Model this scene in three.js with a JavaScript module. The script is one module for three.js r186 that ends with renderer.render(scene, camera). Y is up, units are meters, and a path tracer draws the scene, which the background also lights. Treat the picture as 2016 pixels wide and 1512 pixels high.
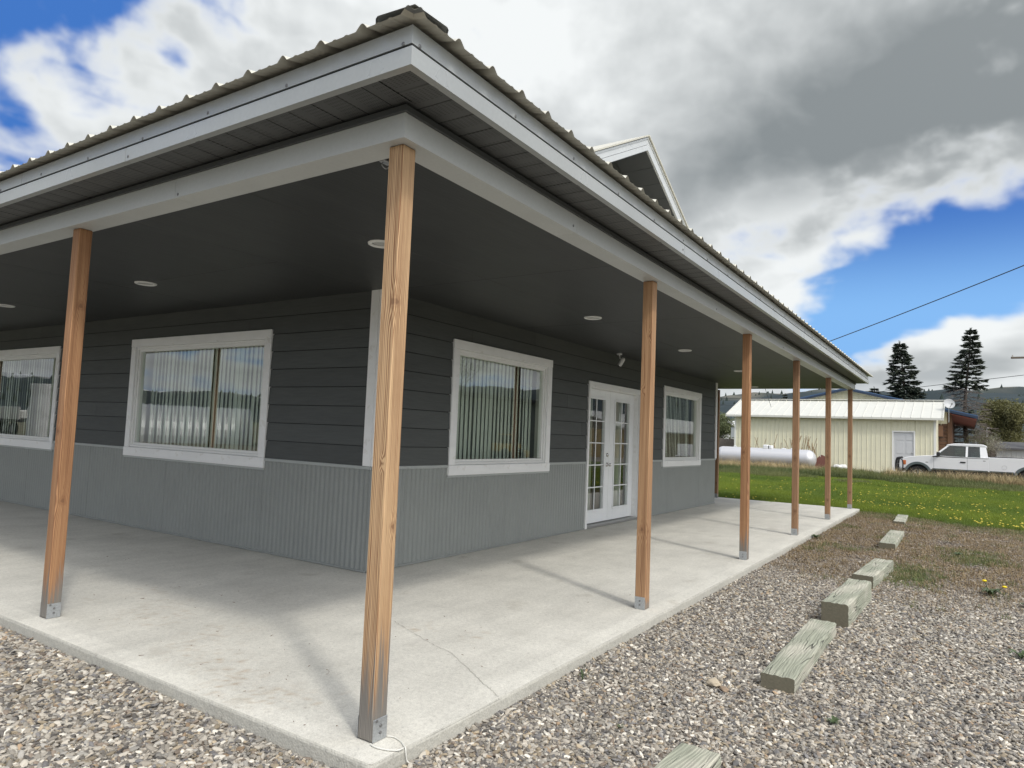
import * as THREE from 'three';
import { mergeGeometries, mergeVertices, toCreasedNormals } from 'three/addons/utils/BufferGeometryUtils.js';

// ---------------------------------------------------------------- camera, sky, sun, exposure
const scene = new THREE.Scene();
const camera = new THREE.PerspectiveCamera(57.87, 1024 / 768, 0.05, 12000);
camera.position.set(-2.29, 1.354, 2.151);
camera.quaternion.setFromRotationMatrix(new THREE.Matrix4().makeBasis(
  new THREE.Vector3(0.54599, 0.04007, 0.83683), new THREE.Vector3(-0.08219, 0.9966, 0.0059), new THREE.Vector3(-0.83375, -0.072, 0.54743)));
const renderer = new THREE.WebGLRenderer({ antialias: true });
renderer.toneMapping = THREE.LinearToneMapping;
renderer.toneMappingExposure = 0.7;
renderer.shadowMap.enabled = true;

// seeded random numbers and periodic gradient noise
function rng(seed) { let a = seed >>> 0; return () => { a = (a + 0x6d2b79f5) | 0; let t = Math.imul(a ^ (a >>> 15), 1 | a); t = (t + Math.imul(t ^ (t >>> 7), 61 | t)) ^ t; return ((t ^ (t >>> 14)) >>> 0) / 4294967296; }; }
const PERM = new Uint8Array(512);
{ const r = rng(77); const a = [...Array(256).keys()]; for (let i = 255; i > 0; i--) { const j = Math.floor(r() * (i + 1)); [a[i], a[j]] = [a[j], a[i]]; } for (let i = 0; i < 512; i++) PERM[i] = a[i & 255]; }
const GRADX = [], GRADY = []; for (let i = 0; i < 16; i++) { GRADX.push(Math.cos(i * Math.PI / 8)); GRADY.push(Math.sin(i * Math.PI / 8)); }
function pnoise(x, y, px = 256, py = 256) {
  const xi = Math.floor(x), yi = Math.floor(y), fx = x - xi, fy = y - yi;
  const x0 = ((xi % px) + px) % px, x1 = (x0 + 1) % px, y0 = ((yi % py) + py) % py, y1 = (y0 + 1) % py;
  const u = fx * fx * fx * (fx * (fx * 6 - 15) + 10), v = fy * fy * fy * (fy * (fy * 6 - 15) + 10);
  const g = (X, Y, dx, dy) => { const h = PERM[PERM[X & 255] + (Y & 255)] & 15; return GRADX[h] * dx + GRADY[h] * dy; };
  const a = g(x0, y0, fx, fy), b = g(x1, y0, fx - 1, fy), c = g(x0, y1, fx, fy - 1), d = g(x1, y1, fx - 1, fy - 1);
  return (a + u * (b - a) + v * (c - a + u * (a - b - c + d))) * 1.5;
}
function fbm(x, y, oct = 4, p = 256, q = p, gain = 0.5) { let s = 0, a = 1, n = 0; for (let i = 0; i < oct; i++) { s += a * pnoise(x + i * 17, y + i * 31, p, q); n += a; a *= gain; x *= 2; y *= 2; p *= 2; q *= 2; } return s / n; }
const clamp = (x, a = 0, b = 1) => Math.min(b, Math.max(a, x));
const mix = (a, b, t) => a + (b - a) * t;
const smooth = (a, b, x) => { const t = clamp((x - a) / (b - a)); return t * t * (3 - 2 * t); };
const mix3 = (a, b, t) => [mix(a[0], b[0], t), mix(a[1], b[1], t), mix(a[2], b[2], t)];
const D2R = Math.PI / 180;

// the sky: air and broken cloud, brighter round the veiled sun, with a wide fill glow added
const SUN = new THREE.Vector3(-0.316, 0.743, 0.59).normalize();
function skyTexture() {
  const W = 3072, H = 1536, data = new Float32Array(W * H * 4);
  // broad cloud banks and clearings: azimuth, elevation, half-widths, tilt (degrees), strength
  const open = [[-73.5, 26.5, 4.2, 5.5, 0, 0.85], [-64.6, 28.2, 1.8, 1.1, 20, 0.5], [-60.5, 25.6, 1.6, 1.0, -25, 0.42], [-70, 19.6, 2.4, 1.2, -30, 0.55], [-65.5, 21.5, 1.3, 1.0, 0, 0.3], [-2.5, 12.3, 9.5, 2.9, 10, 1.15], [6, 14.0, 7, 3.4, 6, 0.9], [-7, 8.6, 4.2, 2.0, 0, 0.75], [-61, 21, 1.6, .9, -20, .33], [-49, 32.5, 2.2, 1.2, 0, .4],
    [70, 22, 10, 3, 5, 0.8], [-165, 24, 12, 3.5, 0, 0.9], [-128, 18, 11, 3, 8, 0.9], [-100, 34, 12, 5, 0, .8], [30, 44, 14, 7, 0, .8], [150, 52, 18, 8, 0, .7]];
  const shut = [[-12, 25, 17, 7.5, 4, 0.9], [-30, 33, 16, 7, 0, 0.75], [-46, 30, 9, 4, 0, 0.7], [-13.4, 11.2, 3.6, 2.5, 0, .95], [-9.5, 9.6, 1.8, 1.6, 0, .5], [-4.6, 4.4, 3.6, 2.2, 0, .8], [2.2, 7.0, 5.2, 2.2, 6, 1.0], [-5.0, 12.2, 1.7, .65, 8, .75], [0.2, 11.0, 1.2, .45, 5, .5], [-3.2, 7.2, 1.4, 1.3, 0, .6], [-0.2, 8.4, 1.7, 1.5, 0, .7], [-62, 18.5, 6, 2, -20, .5], [-58, 23.5, 6, 2.2, -25, .35]];
  const dark = [[4, 27.5, 5, 4, 0, .45], [-7, 23.5, 13, 5, 8, 1.0], [3, 26, 12, 7, 0, .75], [-16, 20.5, 6, 3, 0, .35], [-1.5, 5.6, 6, 1.1, 6, .6], [45, 26, 12, 4, 0, .6], [-175, 34, 14, 5, 0, .5]];
  const lit = [[-12.4, 11.2, 4.2, 2.6, 0, .6], [-1, 8.0, 3.4, 1.6, 5, .5], [-5, 12.2, 2, 1, 0, .5], [-13.2, 18.6, 3.6, 1.5, 0, .75], [-7.6, 14.8, 5.5, .8, 14, .6], [-42, 31, 15, 5, 0, .5], [-62, 22, 9, 6, 0, .25], [-19, 15, 5, 2, 20, .3]];
  const sum = (list, az, el) => { let s = 0; for (const [a, e, w, h, t, k] of list) { let dx = az - a; if (dx > 180) dx -= 360; if (dx < -180) dx += 360; if (Math.abs(dx) > 3.2 * (w + h)) continue; const dy = el - e, c = Math.cos(t * D2R), q = Math.sin(t * D2R); const x = (dx * c + dy * q) / w, y = (-dx * q + dy * c) / h; s += k * Math.exp(-(x * x + y * y)); } return s; };
  for (let j = 0; j < H; j++) {
    const el = (j + 0.5) / H * 180 - 90, se = Math.sin(el * D2R), ce = Math.cos(el * D2R);
    for (let i = 0; i < W; i++) {
      const k = (j * W + i) * 4; data[k + 3] = 1;
      if (el <= 0) { data[k] = 0.36; data[k + 1] = 0.36; data[k + 2] = 0.34; continue; }
      const az = (i + 0.5) / W * 360 - 180, x = ce * Math.cos(az * D2R), z = ce * Math.sin(az * D2R);
      const q = 1 / (se + 0.16), px = x * q * 2.1 + 40, pz = z * q * 2.1 + 40;
      const wx = fbm(px * 1.3 + 9, pz * 1.3, 3), wz = fbm(px * 1.3, pz * 1.3 + 60, 3);
      const n = fbm(px + wx * 0.26, pz + wz * 0.26, 7, 256, 256, 0.52), big = fbm(px * 0.35 + 5, pz * 0.35 + 5, 3);
      const det = fbm(az * 0.34 + wx * 0.6, el * 0.5 + wz * 0.6, 6, 4096, 4096, 0.5);
      const so = sum(open, az, el), sh = sum(shut, az, el);
      let cov = 0.40 + n * 0.72 + det * 0.42 + big * 0.5 + sh * 0.75 - so * 0.95;
      const a = smooth(-0.06, 0.52, cov);
      const dks = sum(dark, az, el);
      let dk = clamp(0.24 + 0.22 * clamp(cov - 0.6, -1, 0.8) + dks * 0.62 - sum(lit, az, el) * 0.7 + (0.40 * fbm(px * 0.5 - wx * 0.5, pz * 0.5 + 30, 3) + 0.18 * n) * (1 - 0.45 * clamp(dks)) + .10 * det);
      // cumulus near the horizon: white tops, grey undersides
      dk = Math.max(dk * smooth(0.12, 0.75, cov), Math.min(0.82, dks * 0.62 * (0.92 + 0.5 * fbm(az * 0.13 + 3, el * 0.3, 4, 4096) + 0.15 * n)) * smooth(0.1, 0.6, cov));
      const cl = mix3([0.92, 0.95, 0.955], [0.25, 0.28, 0.295], dk * (1.35 - 0.35 * dk));
      const t = smooth(17.5, 9.5, el);
      const air = mix3([0.055, 0.19, 0.58], [0.24, 0.51, 0.93], t);
      let c = mix3(air, cl, a);
      if (el < 7) c = mix3([0.80, 0.86, 0.90], c, smooth(-3, 7, el)); // bright haze low down
      const ang = Math.acos(clamp(x * SUN.x + se * SUN.y + z * SUN.z, -1, 1)) / D2R;
      const glow = 9 * Math.exp(-((ang / 9) ** 2)) + 2.6 * Math.exp(-((ang / 19) ** 2)) + 1.25 * Math.exp(-((ang / 46) ** 2));  // widest term is added fill light for the shaded porch
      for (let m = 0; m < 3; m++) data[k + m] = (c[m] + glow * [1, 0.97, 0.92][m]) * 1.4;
    }
  }
  const t = new THREE.DataTexture(data, W, H, THREE.RGBAFormat, THREE.FloatType);
  t.mapping = THREE.EquirectangularReflectionMapping; t.minFilter = t.magFilter = THREE.LinearFilter; t.needsUpdate = true;
  return t;
}
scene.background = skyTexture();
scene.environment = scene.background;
const sun = new THREE.DirectionalLight(new THREE.Color(1, 0.955, 0.88), 2.0);
sun.position.copy(SUN).multiplyScalar(60); sun.target.position.set(0, 0, 0);
sun.castShadow = true; sun.shadow.radius = 8; sun.shadow.mapSize.set(4096, 4096);
Object.assign(sun.shadow.camera, { left: -45, right: 45, top: 45, bottom: -45, near: 1, far: 160 });
scene.add(sun, sun.target);

// ---------------------------------------------------------------- helpers
const used = new Map();
function numbered(name) { const n = used.get(name) ?? 0; used.set(name, n + 1); return n ? `${name}_${String(n).padStart(3, '0')}` : name; }
function tag(o, label, category, group, kind) { if (label) o.userData.label = label; if (category) o.userData.category = category; if (group) o.userData.group = group; if (kind) o.userData.kind = kind; return o; }
function thing(name, label, category, pos = [0, 0, 0], turn = 0, group) { const o = new THREE.Group(); o.name = numbered(name); o.position.set(...pos); o.rotation.y = turn; scene.add(o); return tag(o, label, category, group); }
function mesh(name, geo, mat, parent = scene) {
  const g = Array.isArray(geo) ? merge(geo) : geo;
  const m = new THREE.Mesh(g, mat); m.name = parent === scene ? numbered(name) : name; m.castShadow = m.receiveShadow = true; parent.add(m); return m;
}
function grp(name, parent) { const g = new THREE.Group(); g.name = name; parent.add(g); return g; }
const struct = (name, geo, mat, label) => tag(mesh(name, geo, mat), label, null, null, 'structure');
function merge(list) { list = list.map((g) => g.index ? g.toNonIndexed() : g); const keep = list.every((g) => g.attributes.color) ? ['position', 'normal', 'uv', 'color'] : ['position', 'normal', 'uv']; for (const g of list) for (const k of Object.keys(g.attributes)) if (!keep.includes(k)) g.deleteAttribute(k); return list.length > 1 ? mergeGeometries(list) : list[0]; }
function fromTris(P, uvf) { // flat triangles from a list of points, uv in metres by the way the face points
  const pos = new Float32Array(P.length * 3), nor = new Float32Array(P.length * 3), uv = new Float32Array(P.length * 2);
  for (let i = 0; i < P.length; i += 3) {
    const [a, b, c] = [P[i], P[i + 1], P[i + 2]];
    const ux = b[0] - a[0], uy = b[1] - a[1], uz = b[2] - a[2], vx = c[0] - a[0], vy = c[1] - a[1], vz = c[2] - a[2];
    let nx = uy * vz - uz * vy, ny = uz * vx - ux * vz, nz = ux * vy - uy * vx; const l = Math.hypot(nx, ny, nz) || 1; nx /= l; ny /= l; nz /= l;
    for (let k = 0; k < 3; k++) {
      const p = P[i + k]; pos.set(p, (i + k) * 3); nor.set([nx, ny, nz], (i + k) * 3);
      const ax = Math.abs(nx), ay = Math.abs(ny), az = Math.abs(nz);
      uv.set(uvf ? uvf(p, nx, ny, nz) : ax >= ay && ax >= az ? [p[2], p[1]] : ay >= az ? [p[0], p[2]] : [p[0], p[1]], (i + k) * 2);
    }
  }
  const g = new THREE.BufferGeometry();
  g.setAttribute('position', new THREE.BufferAttribute(pos, 3)); g.setAttribute('normal', new THREE.BufferAttribute(nor, 3)); g.setAttribute('uv', new THREE.BufferAttribute(uv, 2));
  return g;
}
const quad = (P, a, b, c, d) => { P.push(a, b, c, a, c, d); };
// box with chamfered edges
function cb(x0, x1, y0, y1, z0, z1, c = 0.003, uvf) {
  if (x0 > x1) [x0, x1] = [x1, x0]; if (y0 > y1) [y0, y1] = [y1, y0]; if (z0 > z1) [z0, z1] = [z1, z0];
  c = Math.min(c, (x1 - x0) * 0.45, (y1 - y0) * 0.45, (z1 - z0) * 0.45);
  const X = [x0, x1], Y = [y0, y1], Z = [z0, z1], P = [];
  const p = (i, j, k, ax) => [X[i] + (ax === 0 ? 0 : (i ? -c : c)), Y[j] + (ax === 1 ? 0 : (j ? -c : c)), Z[k] + (ax === 2 ? 0 : (k ? -c : c))];
  const face = (a, b, cc, d) => quad(P, a, b, cc, d);
  face(p(1, 0, 0, 0), p(1, 1, 0, 0), p(1, 1, 1, 0), p(1, 0, 1, 0)); face(p(0, 0, 1, 0), p(0, 1, 1, 0), p(0, 1, 0, 0), p(0, 0, 0, 0));
  face(p(0, 1, 1, 1), p(1, 1, 1, 1), p(1, 1, 0, 1), p(0, 1, 0, 1)); face(p(0, 0, 0, 1), p(1, 0, 0, 1), p(1, 0, 1, 1), p(0, 0, 1, 1));
  face(p(0, 0, 1, 2), p(1, 0, 1, 2), p(1, 1, 1, 2), p(0, 1, 1, 2)); face(p(0, 1, 0, 2), p(1, 1, 0, 2), p(1, 0, 0, 2), p(0, 0, 0, 2));
  if (c > 1e-5) {
    const fix = (a, b, cc, d, o) => { const n = [(b[1] - a[1]) * (cc[2] - a[2]) - (b[2] - a[2]) * (cc[1] - a[1]), (b[2] - a[2]) * (cc[0] - a[0]) - (b[0] - a[0]) * (cc[2] - a[2]), (b[0] - a[0]) * (cc[1] - a[1]) - (b[1] - a[1]) * (cc[0] - a[0])]; if (n[0] * o[0] + n[1] * o[1] + n[2] * o[2] < 0) d ? quad(P, d, cc, b, a) : P.push(a, cc, b); else d ? quad(P, a, b, cc, d) : P.push(a, b, cc); };
    const s = (i) => i ? 1 : -1;
    for (const i of [0, 1]) for (const j of [0, 1]) { fix(p(i, j, 0, 0), p(i, j, 1, 0), p(i, j, 1, 1), p(i, j, 0, 1), [s(i), s(j), 0]); fix(p(i, 0, j, 0), p(i, 1, j, 0), p(i, 1, j, 2), p(i, 0, j, 2), [s(i), 0, s(j)]); fix(p(0, i, j, 1), p(1, i, j, 1), p(1, i, j, 2), p(0, i, j, 2), [0, s(i), s(j)]); }
    for (const i of [0, 1]) for (const j of [0, 1]) for (const k of [0, 1]) fix(p(i, j, k, 0), p(i, j, k, 1), p(i, j, k, 2), null, [s(i), s(j), s(k)]);
  }
  return fromTris(P, uvf);
}
const move = (g, x, y, z) => g.translate(x, y, z);
// eight corners (bottom 4 counter-clockwise seen from above, then top 4)
function hexa(c) { const P = []; const q = (a, b, d, e) => quad(P, c[a], c[b], c[d], c[e]); q(0, 3, 2, 1); q(4, 5, 6, 7); q(0, 1, 5, 4); q(1, 2, 6, 5); q(2, 3, 7, 6); q(3, 0, 4, 7); return fromTris(P); }
function tube(pts, r, seg = 24, rad = 6, closed = false) { const g = new THREE.TubeGeometry(new THREE.CatmullRomCurve3(pts.map((p) => new THREE.Vector3(...p)), closed), seg, r, rad, closed); return g; }
function cyl(r0, r1, h, n = 16, open = false) { return new THREE.CylinderGeometry(r1, r0, h, n, 1, open).translate(0, h / 2, 0); }
function rod(a, b, r0, r1 = r0, n = 6) { const A = new THREE.Vector3(...a), B = new THREE.Vector3(...b), d = B.clone().sub(A), L = d.length(); const g = new THREE.CylinderGeometry(r1, r0, L, n, 1).translate(0, L / 2, 0); g.applyQuaternion(new THREE.Quaternion().setFromUnitVectors(new THREE.Vector3(0, 1, 0), d.normalize())); return g.translate(A.x, A.y, A.z); }
// rectangle [a0,a1,b0,b1] minus holes -> rectangles
function minus(rect, holes) {
  let out = [rect];
  for (const h of holes) { const nx = []; for (const r of out) { const a0 = Math.max(r[0], h[0]), a1 = Math.min(r[1], h[1]), b0 = Math.max(r[2], h[2]), b1 = Math.min(r[3], h[3]); if (a0 >= a1 - 1e-6 || b0 >= b1 - 1e-6) { nx.push(r); continue; } if (r[0] < a0 - 1e-6) nx.push([r[0], a0, r[2], r[3]]); if (a1 < r[1] - 1e-6) nx.push([a1, r[1], r[2], r[3]]); if (r[2] < b0 - 1e-6) nx.push([a0, a1, r[2], b0]); if (b1 < r[3] - 1e-6) nx.push([a0, a1, b1, r[3]]); } out = nx; }
  return out;
}
// textures; f(u, v) gives linear colour, stored as sRGB
const enc = (c) => { c = clamp(c); return Math.round(255 * (c <= 0.0031308 ? 12.92 * c : 1.055 * Math.pow(c, 1 / 2.4) - 0.055)); };
function tex(w, h, f, rx = 1, ry = 1, raw = false) {
  const d = raw ? new Float32Array(w * h * 4) : new Uint8Array(w * h * 4), one = raw ? 1 : 255;
  for (let j = 0; j < h; j++) for (let i = 0; i < w; i++) { const c = f(i / w, j / h), k = (j * w + i) * 4; if (raw) { d[k] = d[k + 1] = d[k + 2] = clamp(c); } else { d[k] = enc(c[0]); d[k + 1] = enc(c[1]); d[k + 2] = enc(c[2]); } d[k + 3] = one; }
  const t = raw ? new THREE.DataTexture(d, w, h, THREE.RGBAFormat, THREE.FloatType) : new THREE.DataTexture(d, w, h); t.wrapS = t.wrapT = THREE.RepeatWrapping; t.magFilter = THREE.LinearFilter; t.minFilter = THREE.LinearMipmapLinearFilter; t.generateMipmaps = true;
  if (!raw) t.colorSpace = THREE.SRGBColorSpace; t.repeat.set(rx, ry); t.needsUpdate = true; return t;
}
const lin = (r, g, b) => new THREE.Color().setRGB(r, g, b);
const std = (c, o = {}) => new THREE.MeshStandardMaterial({ color: Array.isArray(c) ? lin(...c) : c, roughness: 0.7, ...o });
const phys = (c, o = {}) => new THREE.MeshPhysicalMaterial({ color: Array.isArray(c) ? lin(...c) : c, roughness: 0.7, ...o });

// ---------------------------------------------------------------- materials
const concreteMap = tex(1024, 1024, (u, v) => { const a = fbm(u * 6, v * 6, 5, 6), b = fbm(u * 90, v * 90, 3, 90), c = pnoise(u * 260, v * 260, 260, 260); let k = 1 + a * 0.12 + b * 0.14 + c * 0.18; if (c > 0.62) k *= 0.62; if (b < -0.5) k *= 0.85; return [0.548 * k, 0.532 * k, 0.478 * k]; }, 1 / 2.3, 1 / 2.3);
const concreteBump = tex(512, 512, (u, v) => 0.5 + 0.3 * fbm(u * 40, v * 40, 4, 40) + 0.2 * pnoise(u * 128, v * 128, 128, 128), 1 / 1.1, 1 / 1.1, true);
const concreteMat = std(0xffffff, { map: concreteMap, bumpMap: concreteBump, bumpScale: 0.0025, roughness: 0.88, vertexColors: true });
const concreteSideMat = std([0.78, 0.78, 0.77], { map: concreteMap, bumpMap: concreteBump, bumpScale: 0.004, roughness: 0.92 });

function woodPost(seed, light, darkc, grain, knots, grey) {
  const off = seed * 37.7;
  return tex(512, 2048, (u, v) => {
    const face = Math.floor(u * 4), x = (u * 4 - face) * 0.089, y = v * 2.66, X = x + face * 3.1 + off;
    let g = x * (face % 2 ? 150 : 115) + 1.7 * fbm(X * 12, y * 0.7 + off, 3, 4096) + 0.35 * fbm(X * 60, y * 3.0 + off, 2, 4096), kn = 0, halo = 0;
    for (const [f, kx, ky, r] of knots) if (f === face) { const dx = x - kx, dy = y - ky, an = Math.atan2(dy, dx), d = Math.hypot(dx, dy * 0.8) * (1 + 0.16 * Math.sin(an * 3 + ky * 9)); g += Math.sign(dx || 1) * 2.0 * Math.exp(-((Math.hypot(dx, dy * 0.45) / (r * 2.6)) ** 2)); if (d < r) kn = Math.max(kn, smooth(r, r * 0.4, d)); halo = Math.max(halo, Math.exp(-(((d - r * 1.2) / (r * 0.5)) ** 2))); }
    let s = 0.5 + 0.5 * Math.sin(g * 6.283); s = smooth(0.25, 0.95, s);
    const fine = 0.5 + 0.5 * pnoise(x * 2600 + off, y * 9 + off, 65536, 65536), blotch = fbm(X * 9, y * 1.2, 3, 4096), streak = pnoise(X * 70, y * 0.9 + off, 65536, 65536), vary = 0.65 + 0.7 * smooth(-0.5, 0.5, pnoise(X * 45 + 3, y * 0.6 + off, 65536, 65536));
    let c = mix3(light, darkc, clamp(s * grain * vary + 0.28 * (fine - 0.5) + blotch * 0.32 + 0.45 * Math.max(0, streak)));
    if (halo > 0.05) c = mix3(c, darkc, halo * 0.35);
    if (kn > 0) c = mix3(c, [0.14, 0.058, 0.026], kn * (0.5 + 0.4 * fine));
    // weathered grey wood at the foot, following the grain
    const w = smooth(grey[1], grey[1] * 0.35, y + 0.55 * grey[1] * fbm(X * 70, y * 2.2, 3, 4096) + 0.3 * grey[1] * pnoise(X * 30, y * 1.5, 4096, 4096) + 0.1 * grey[1] * s) * grey[0];
    const k = 0.7 + 0.5 * fine - 0.35 * s;
    c = mix3(c, [0.235 * k, 0.215 * k, 0.19 * k], w);
    const st = fbm(X * 14 + 7, y * 0.8 + 3, 3, 4096); if (st > 0.42) c = mix3(c, [0.12, 0.07, 0.045], smooth(0.42, 0.8, st) * 0.55);
    return c;
  }, 1 / 0.356, 1 / 2.66);
}
const woodBump = tex(256, 1024, (u, v) => 0.5 + 0.35 * Math.sin(6.283 * (u * 40 + 1.2 * fbm(u * 8, v * 3, 3, 8, 3))) * 0.6 + 0.2 * pnoise(u * 128, v * 16, 128, 16), 1 / 0.178, 1 / 1.33, true);
const postMats = [
  woodPost(1, [0.60, 0.40, 0.225], [0.235, 0.115, 0.05], 0.95, [[0, 0.078, 1.93, 0.017], [1, 0.012, 1.93, 0.016], [1, 0.062, 0.92, 0.013], [0, 0.06, 1.2, 0.006]], [1, 0.5]),
  woodPost(2, [0.45, 0.245, 0.12], [0.17, 0.07, 0.028], 0.85, [[3, 0.03, 2.12, 0.018], [1, 0.05, 2.12, 0.018], [3, 0.035, 1.06, 0.022], [0, 0.03, 1.25, 0.016], [1, 0.04, 0.78, 0.016], [2, 0.06, 1.7, 0.01]], [1, 0.34]),
  woodPost(3, [0.47, 0.285, 0.15], [0.20, 0.092, 0.04], 0.8, [[0, 0.045, 0.63, 0.017], [1, 0.02, 0.62, 0.013], [0, 0.02, 1.75, 0.007], [0, 0.07, 2.2, 0.009]], [0.8, 0.10]),
  woodPost(4, [0.37, 0.22, 0.12], [0.15, 0.07, 0.034], 0.8, [[0, 0.04, 1.16, 0.02], [0, 0.05, 0.36, 0.02], [1, 0.04, 1.75, 0.012]], [0.9, 0.14]),
].map((t) => std(0xffffff, { map: t, bumpMap: woodBump, bumpScale: 0.0022, roughness: 0.74 }));

const sidingMap = tex(1024, 256, (u, v) => { const a = fbm(u * 10, v * 36, 4, 10, 36), b = fbm(u * 3, v * 3, 3, 3); const k = 1 + a * 0.16 + b * 0.12; return [0.068 * k, 0.073 * k, 0.071 * k]; }, 1 / 2.4, 1 / 0.6);
const sidingBump = tex(1024, 256, (u, v) => 0.5 + 0.5 * fbm(u * 14, v * 60, 4, 14, 60), 1 / 2.4, 1 / 0.6, true);
const sidingMats = [1, 0.93, 1.08].map((k) => std([k, k, k], { map: sidingMap, bumpMap: sidingBump, bumpScale: 0.0016, roughness: 0.62 }));
const speck = tex(512, 512, (u, v) => { const k = 0.95 + 0.06 * fbm(u * 5, v * 5, 5, 5) + 0.03 * pnoise(u * 90, v * 90, 90, 90); return [k, k, k]; }, 1 / 1.7, 1 / 1.7);
const smudge = tex(512, 512, (u, v) => 0.86 + 0.28 * fbm(u * 4, v * 4, 5, 4), 1 / 1.3, 1 / 1.3, true);
const orange = tex(256, 256, (u, v) => 0.5 + 0.5 * fbm(u * 24, v * 24, 3, 24), 1 / 0.5, 1 / 0.5, true);
const waveBump = tex(256, 256, (u, v) => 0.5 + 0.5 * fbm(u * 3, v * 2, 3, 3, 2), 1 / 1.9, 1 / 1.1, true);
const wainscotMat = std([0.275, 0.29, 0.278], { map: speck, roughnessMap: smudge, roughness: 0.5 });
const bandMat = std([0.40, 0.42, 0.41], { map: speck, roughness: 0.5 });
const beamMat = std([0.54, 0.555, 0.54], { map: speck, roughnessMap: smudge, roughness: 0.44, metalness: 0.0, bumpMap: waveBump, bumpScale: 0.006 });
const fasciaMat = std([0.40, 0.415, 0.405], { map: speck, roughnessMap: smudge, roughness: 0.36, metalness: 0.2, bumpMap: waveBump, bumpScale: 0.007 });
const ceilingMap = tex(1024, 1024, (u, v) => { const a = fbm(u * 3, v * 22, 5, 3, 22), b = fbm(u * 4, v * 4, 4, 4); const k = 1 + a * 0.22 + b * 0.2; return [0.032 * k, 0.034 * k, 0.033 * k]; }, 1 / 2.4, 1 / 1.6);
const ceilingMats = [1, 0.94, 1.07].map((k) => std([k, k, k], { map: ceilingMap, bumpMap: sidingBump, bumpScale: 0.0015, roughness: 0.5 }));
const soffitMap = tex(512, 1024, (u, v) => { // vented metal: rows of small punched slots
  const x = u * 0.3, y = v * 0.6, k = 1 + 0.08 * fbm(u * 6, v * 12, 3, 6, 12); let d = 1;
  const px = (x % 0.0125) / 0.0125 - 0.5, py = (y % 0.025) / 0.025 - 0.5, in1 = Math.abs(x - 0.075) < 0.05 || Math.abs(x - 0.225) < 0.05;
  if (in1 && Math.abs(px) < 0.17 && Math.abs(py) < 0.27) d = 0.25;
  return [0.075 * k * d, 0.078 * k * d, 0.077 * k * d];
}, 1 / 0.3, 1 / 0.6);
const soffitMat = std(0xffffff, { map: soffitMap, roughness: 0.55 });
const darkTrimMat = std([0.065, 0.07, 0.072], { roughness: 0.55 });
const blackGapMat = std([0.018, 0.018, 0.02], { roughness: 0.9 });
const whiteMap = tex(512, 512, (u, v) => { const k = 0.83 + 0.05 * fbm(u * 4, v * 10, 5, 4, 10) + 0.02 * pnoise(u * 120, v * 120, 120, 120); const s = fbm(u * 7, v * 7, 4, 7); return s > 0.38 ? [k * 0.92, k * 0.91, k * 0.88] : [k, k, k * 0.99]; }, 1 / 0.9, 1 / 0.9);
const whiteMat = std(0xffffff, { map: whiteMap, bumpMap: orange, bumpScale: 0.0008, roughness: 0.55 });
const vinylMat = std([0.84, 0.84, 0.82], { map: speck, roughness: 0.35 });
const glassMat = phys([0.90, 0.96, 0.92], { transmission: 1, thickness: 0, roughness: 0.0, ior: 2.3, bumpMap: tex(128, 128, (u, v) => 0.5 + 0.5 * fbm(u * 2, v * 2, 2, 2), 1 / 0.9, 1 / 0.9, true), bumpScale: 0.00018 });
const sheetMat = std([0.60, 0.58, 0.50], { map: speck, roughness: 0.5, metalness: 0.15 });
const capMat = std([0.28, 0.29, 0.29], { map: speck, roughness: 0.4, metalness: 0.3 });
const galvMap = tex(256, 256, (u, v) => { const k = 0.42 + 0.14 * fbm(u * 14, v * 14, 3, 14); return [k * 0.96, k, k * 1.03]; }, 1 / 0.12, 1 / 0.12);
const galvMat = std(0xffffff, { map: galvMap, roughness: 0.42, metalness: 0.65 });
const boltMat = std([0.22, 0.22, 0.22], { roughness: 0.45, metalness: 0.7 });
const chromeMat = std([0.55, 0.54, 0.52], { roughness: 0.22, metalness: 1 });
const plainWall = std([0.5, 0.48, 0.43], { roughness: 0.9 });

// ---------------------------------------------------------------- the porch house
const DU = 2.537, DZ = -2.564, XE = 13.29, BL = 19, AE = 15.02;
const house = thing('porch_house', 'charcoal sided house with corrugated grey base and a wraparound porch on timber posts', 'house');
// local (along, up, outward) -> world, for the right-hand (facing +z) and the left-hand (facing -x) side
function put(g, side, base = true) {
  if (side === 'R') return g.translate(0, 0, base ? DZ : 0);
  const q = g.index ? g.toNonIndexed() : g, p = q.attributes.position, n = q.attributes.normal, u = q.attributes.uv;
  for (let i = 0; i < p.count; i++) { const a = p.getX(i), d = p.getZ(i); p.setXYZ(i, (base ? DU : 0) - d, p.getY(i), -a); const na = n.getX(i), nd = n.getZ(i); n.setXYZ(i, -nd, n.getY(i), -na); }
  for (const at of [p, n, u]) for (let i = 0; i < at.count; i += 3) for (let k = 0; k < at.itemSize; k++) { const b = at.array[(i + 1) * at.itemSize + k]; at.array[(i + 1) * at.itemSize + k] = at.array[(i + 2) * at.itemSize + k]; at.array[(i + 2) * at.itemSize + k] = b; }
  return q;
}
const HH = 2.69, BAND = 0.995;
const winR = [[3.675, 5.842, 0.88, 2.373], [10.028, 12.193, 0.866, 2.37]], winL = [[4.135, 6.945, 0.888, 2.383], [8.9, 11.71, 0.866, 2.372]];
const doorR = [6.955, 8.94, 0, 2.195];
const sides = [{ s: 'R', a0: DU, a1: XE, wins: winR, door: doorR, c0: 2.537 }, { s: 'L', a0: 2.564, a1: BL, wins: winL, door: null, c0: 2.564 }];
const rb = rng(5);
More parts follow.
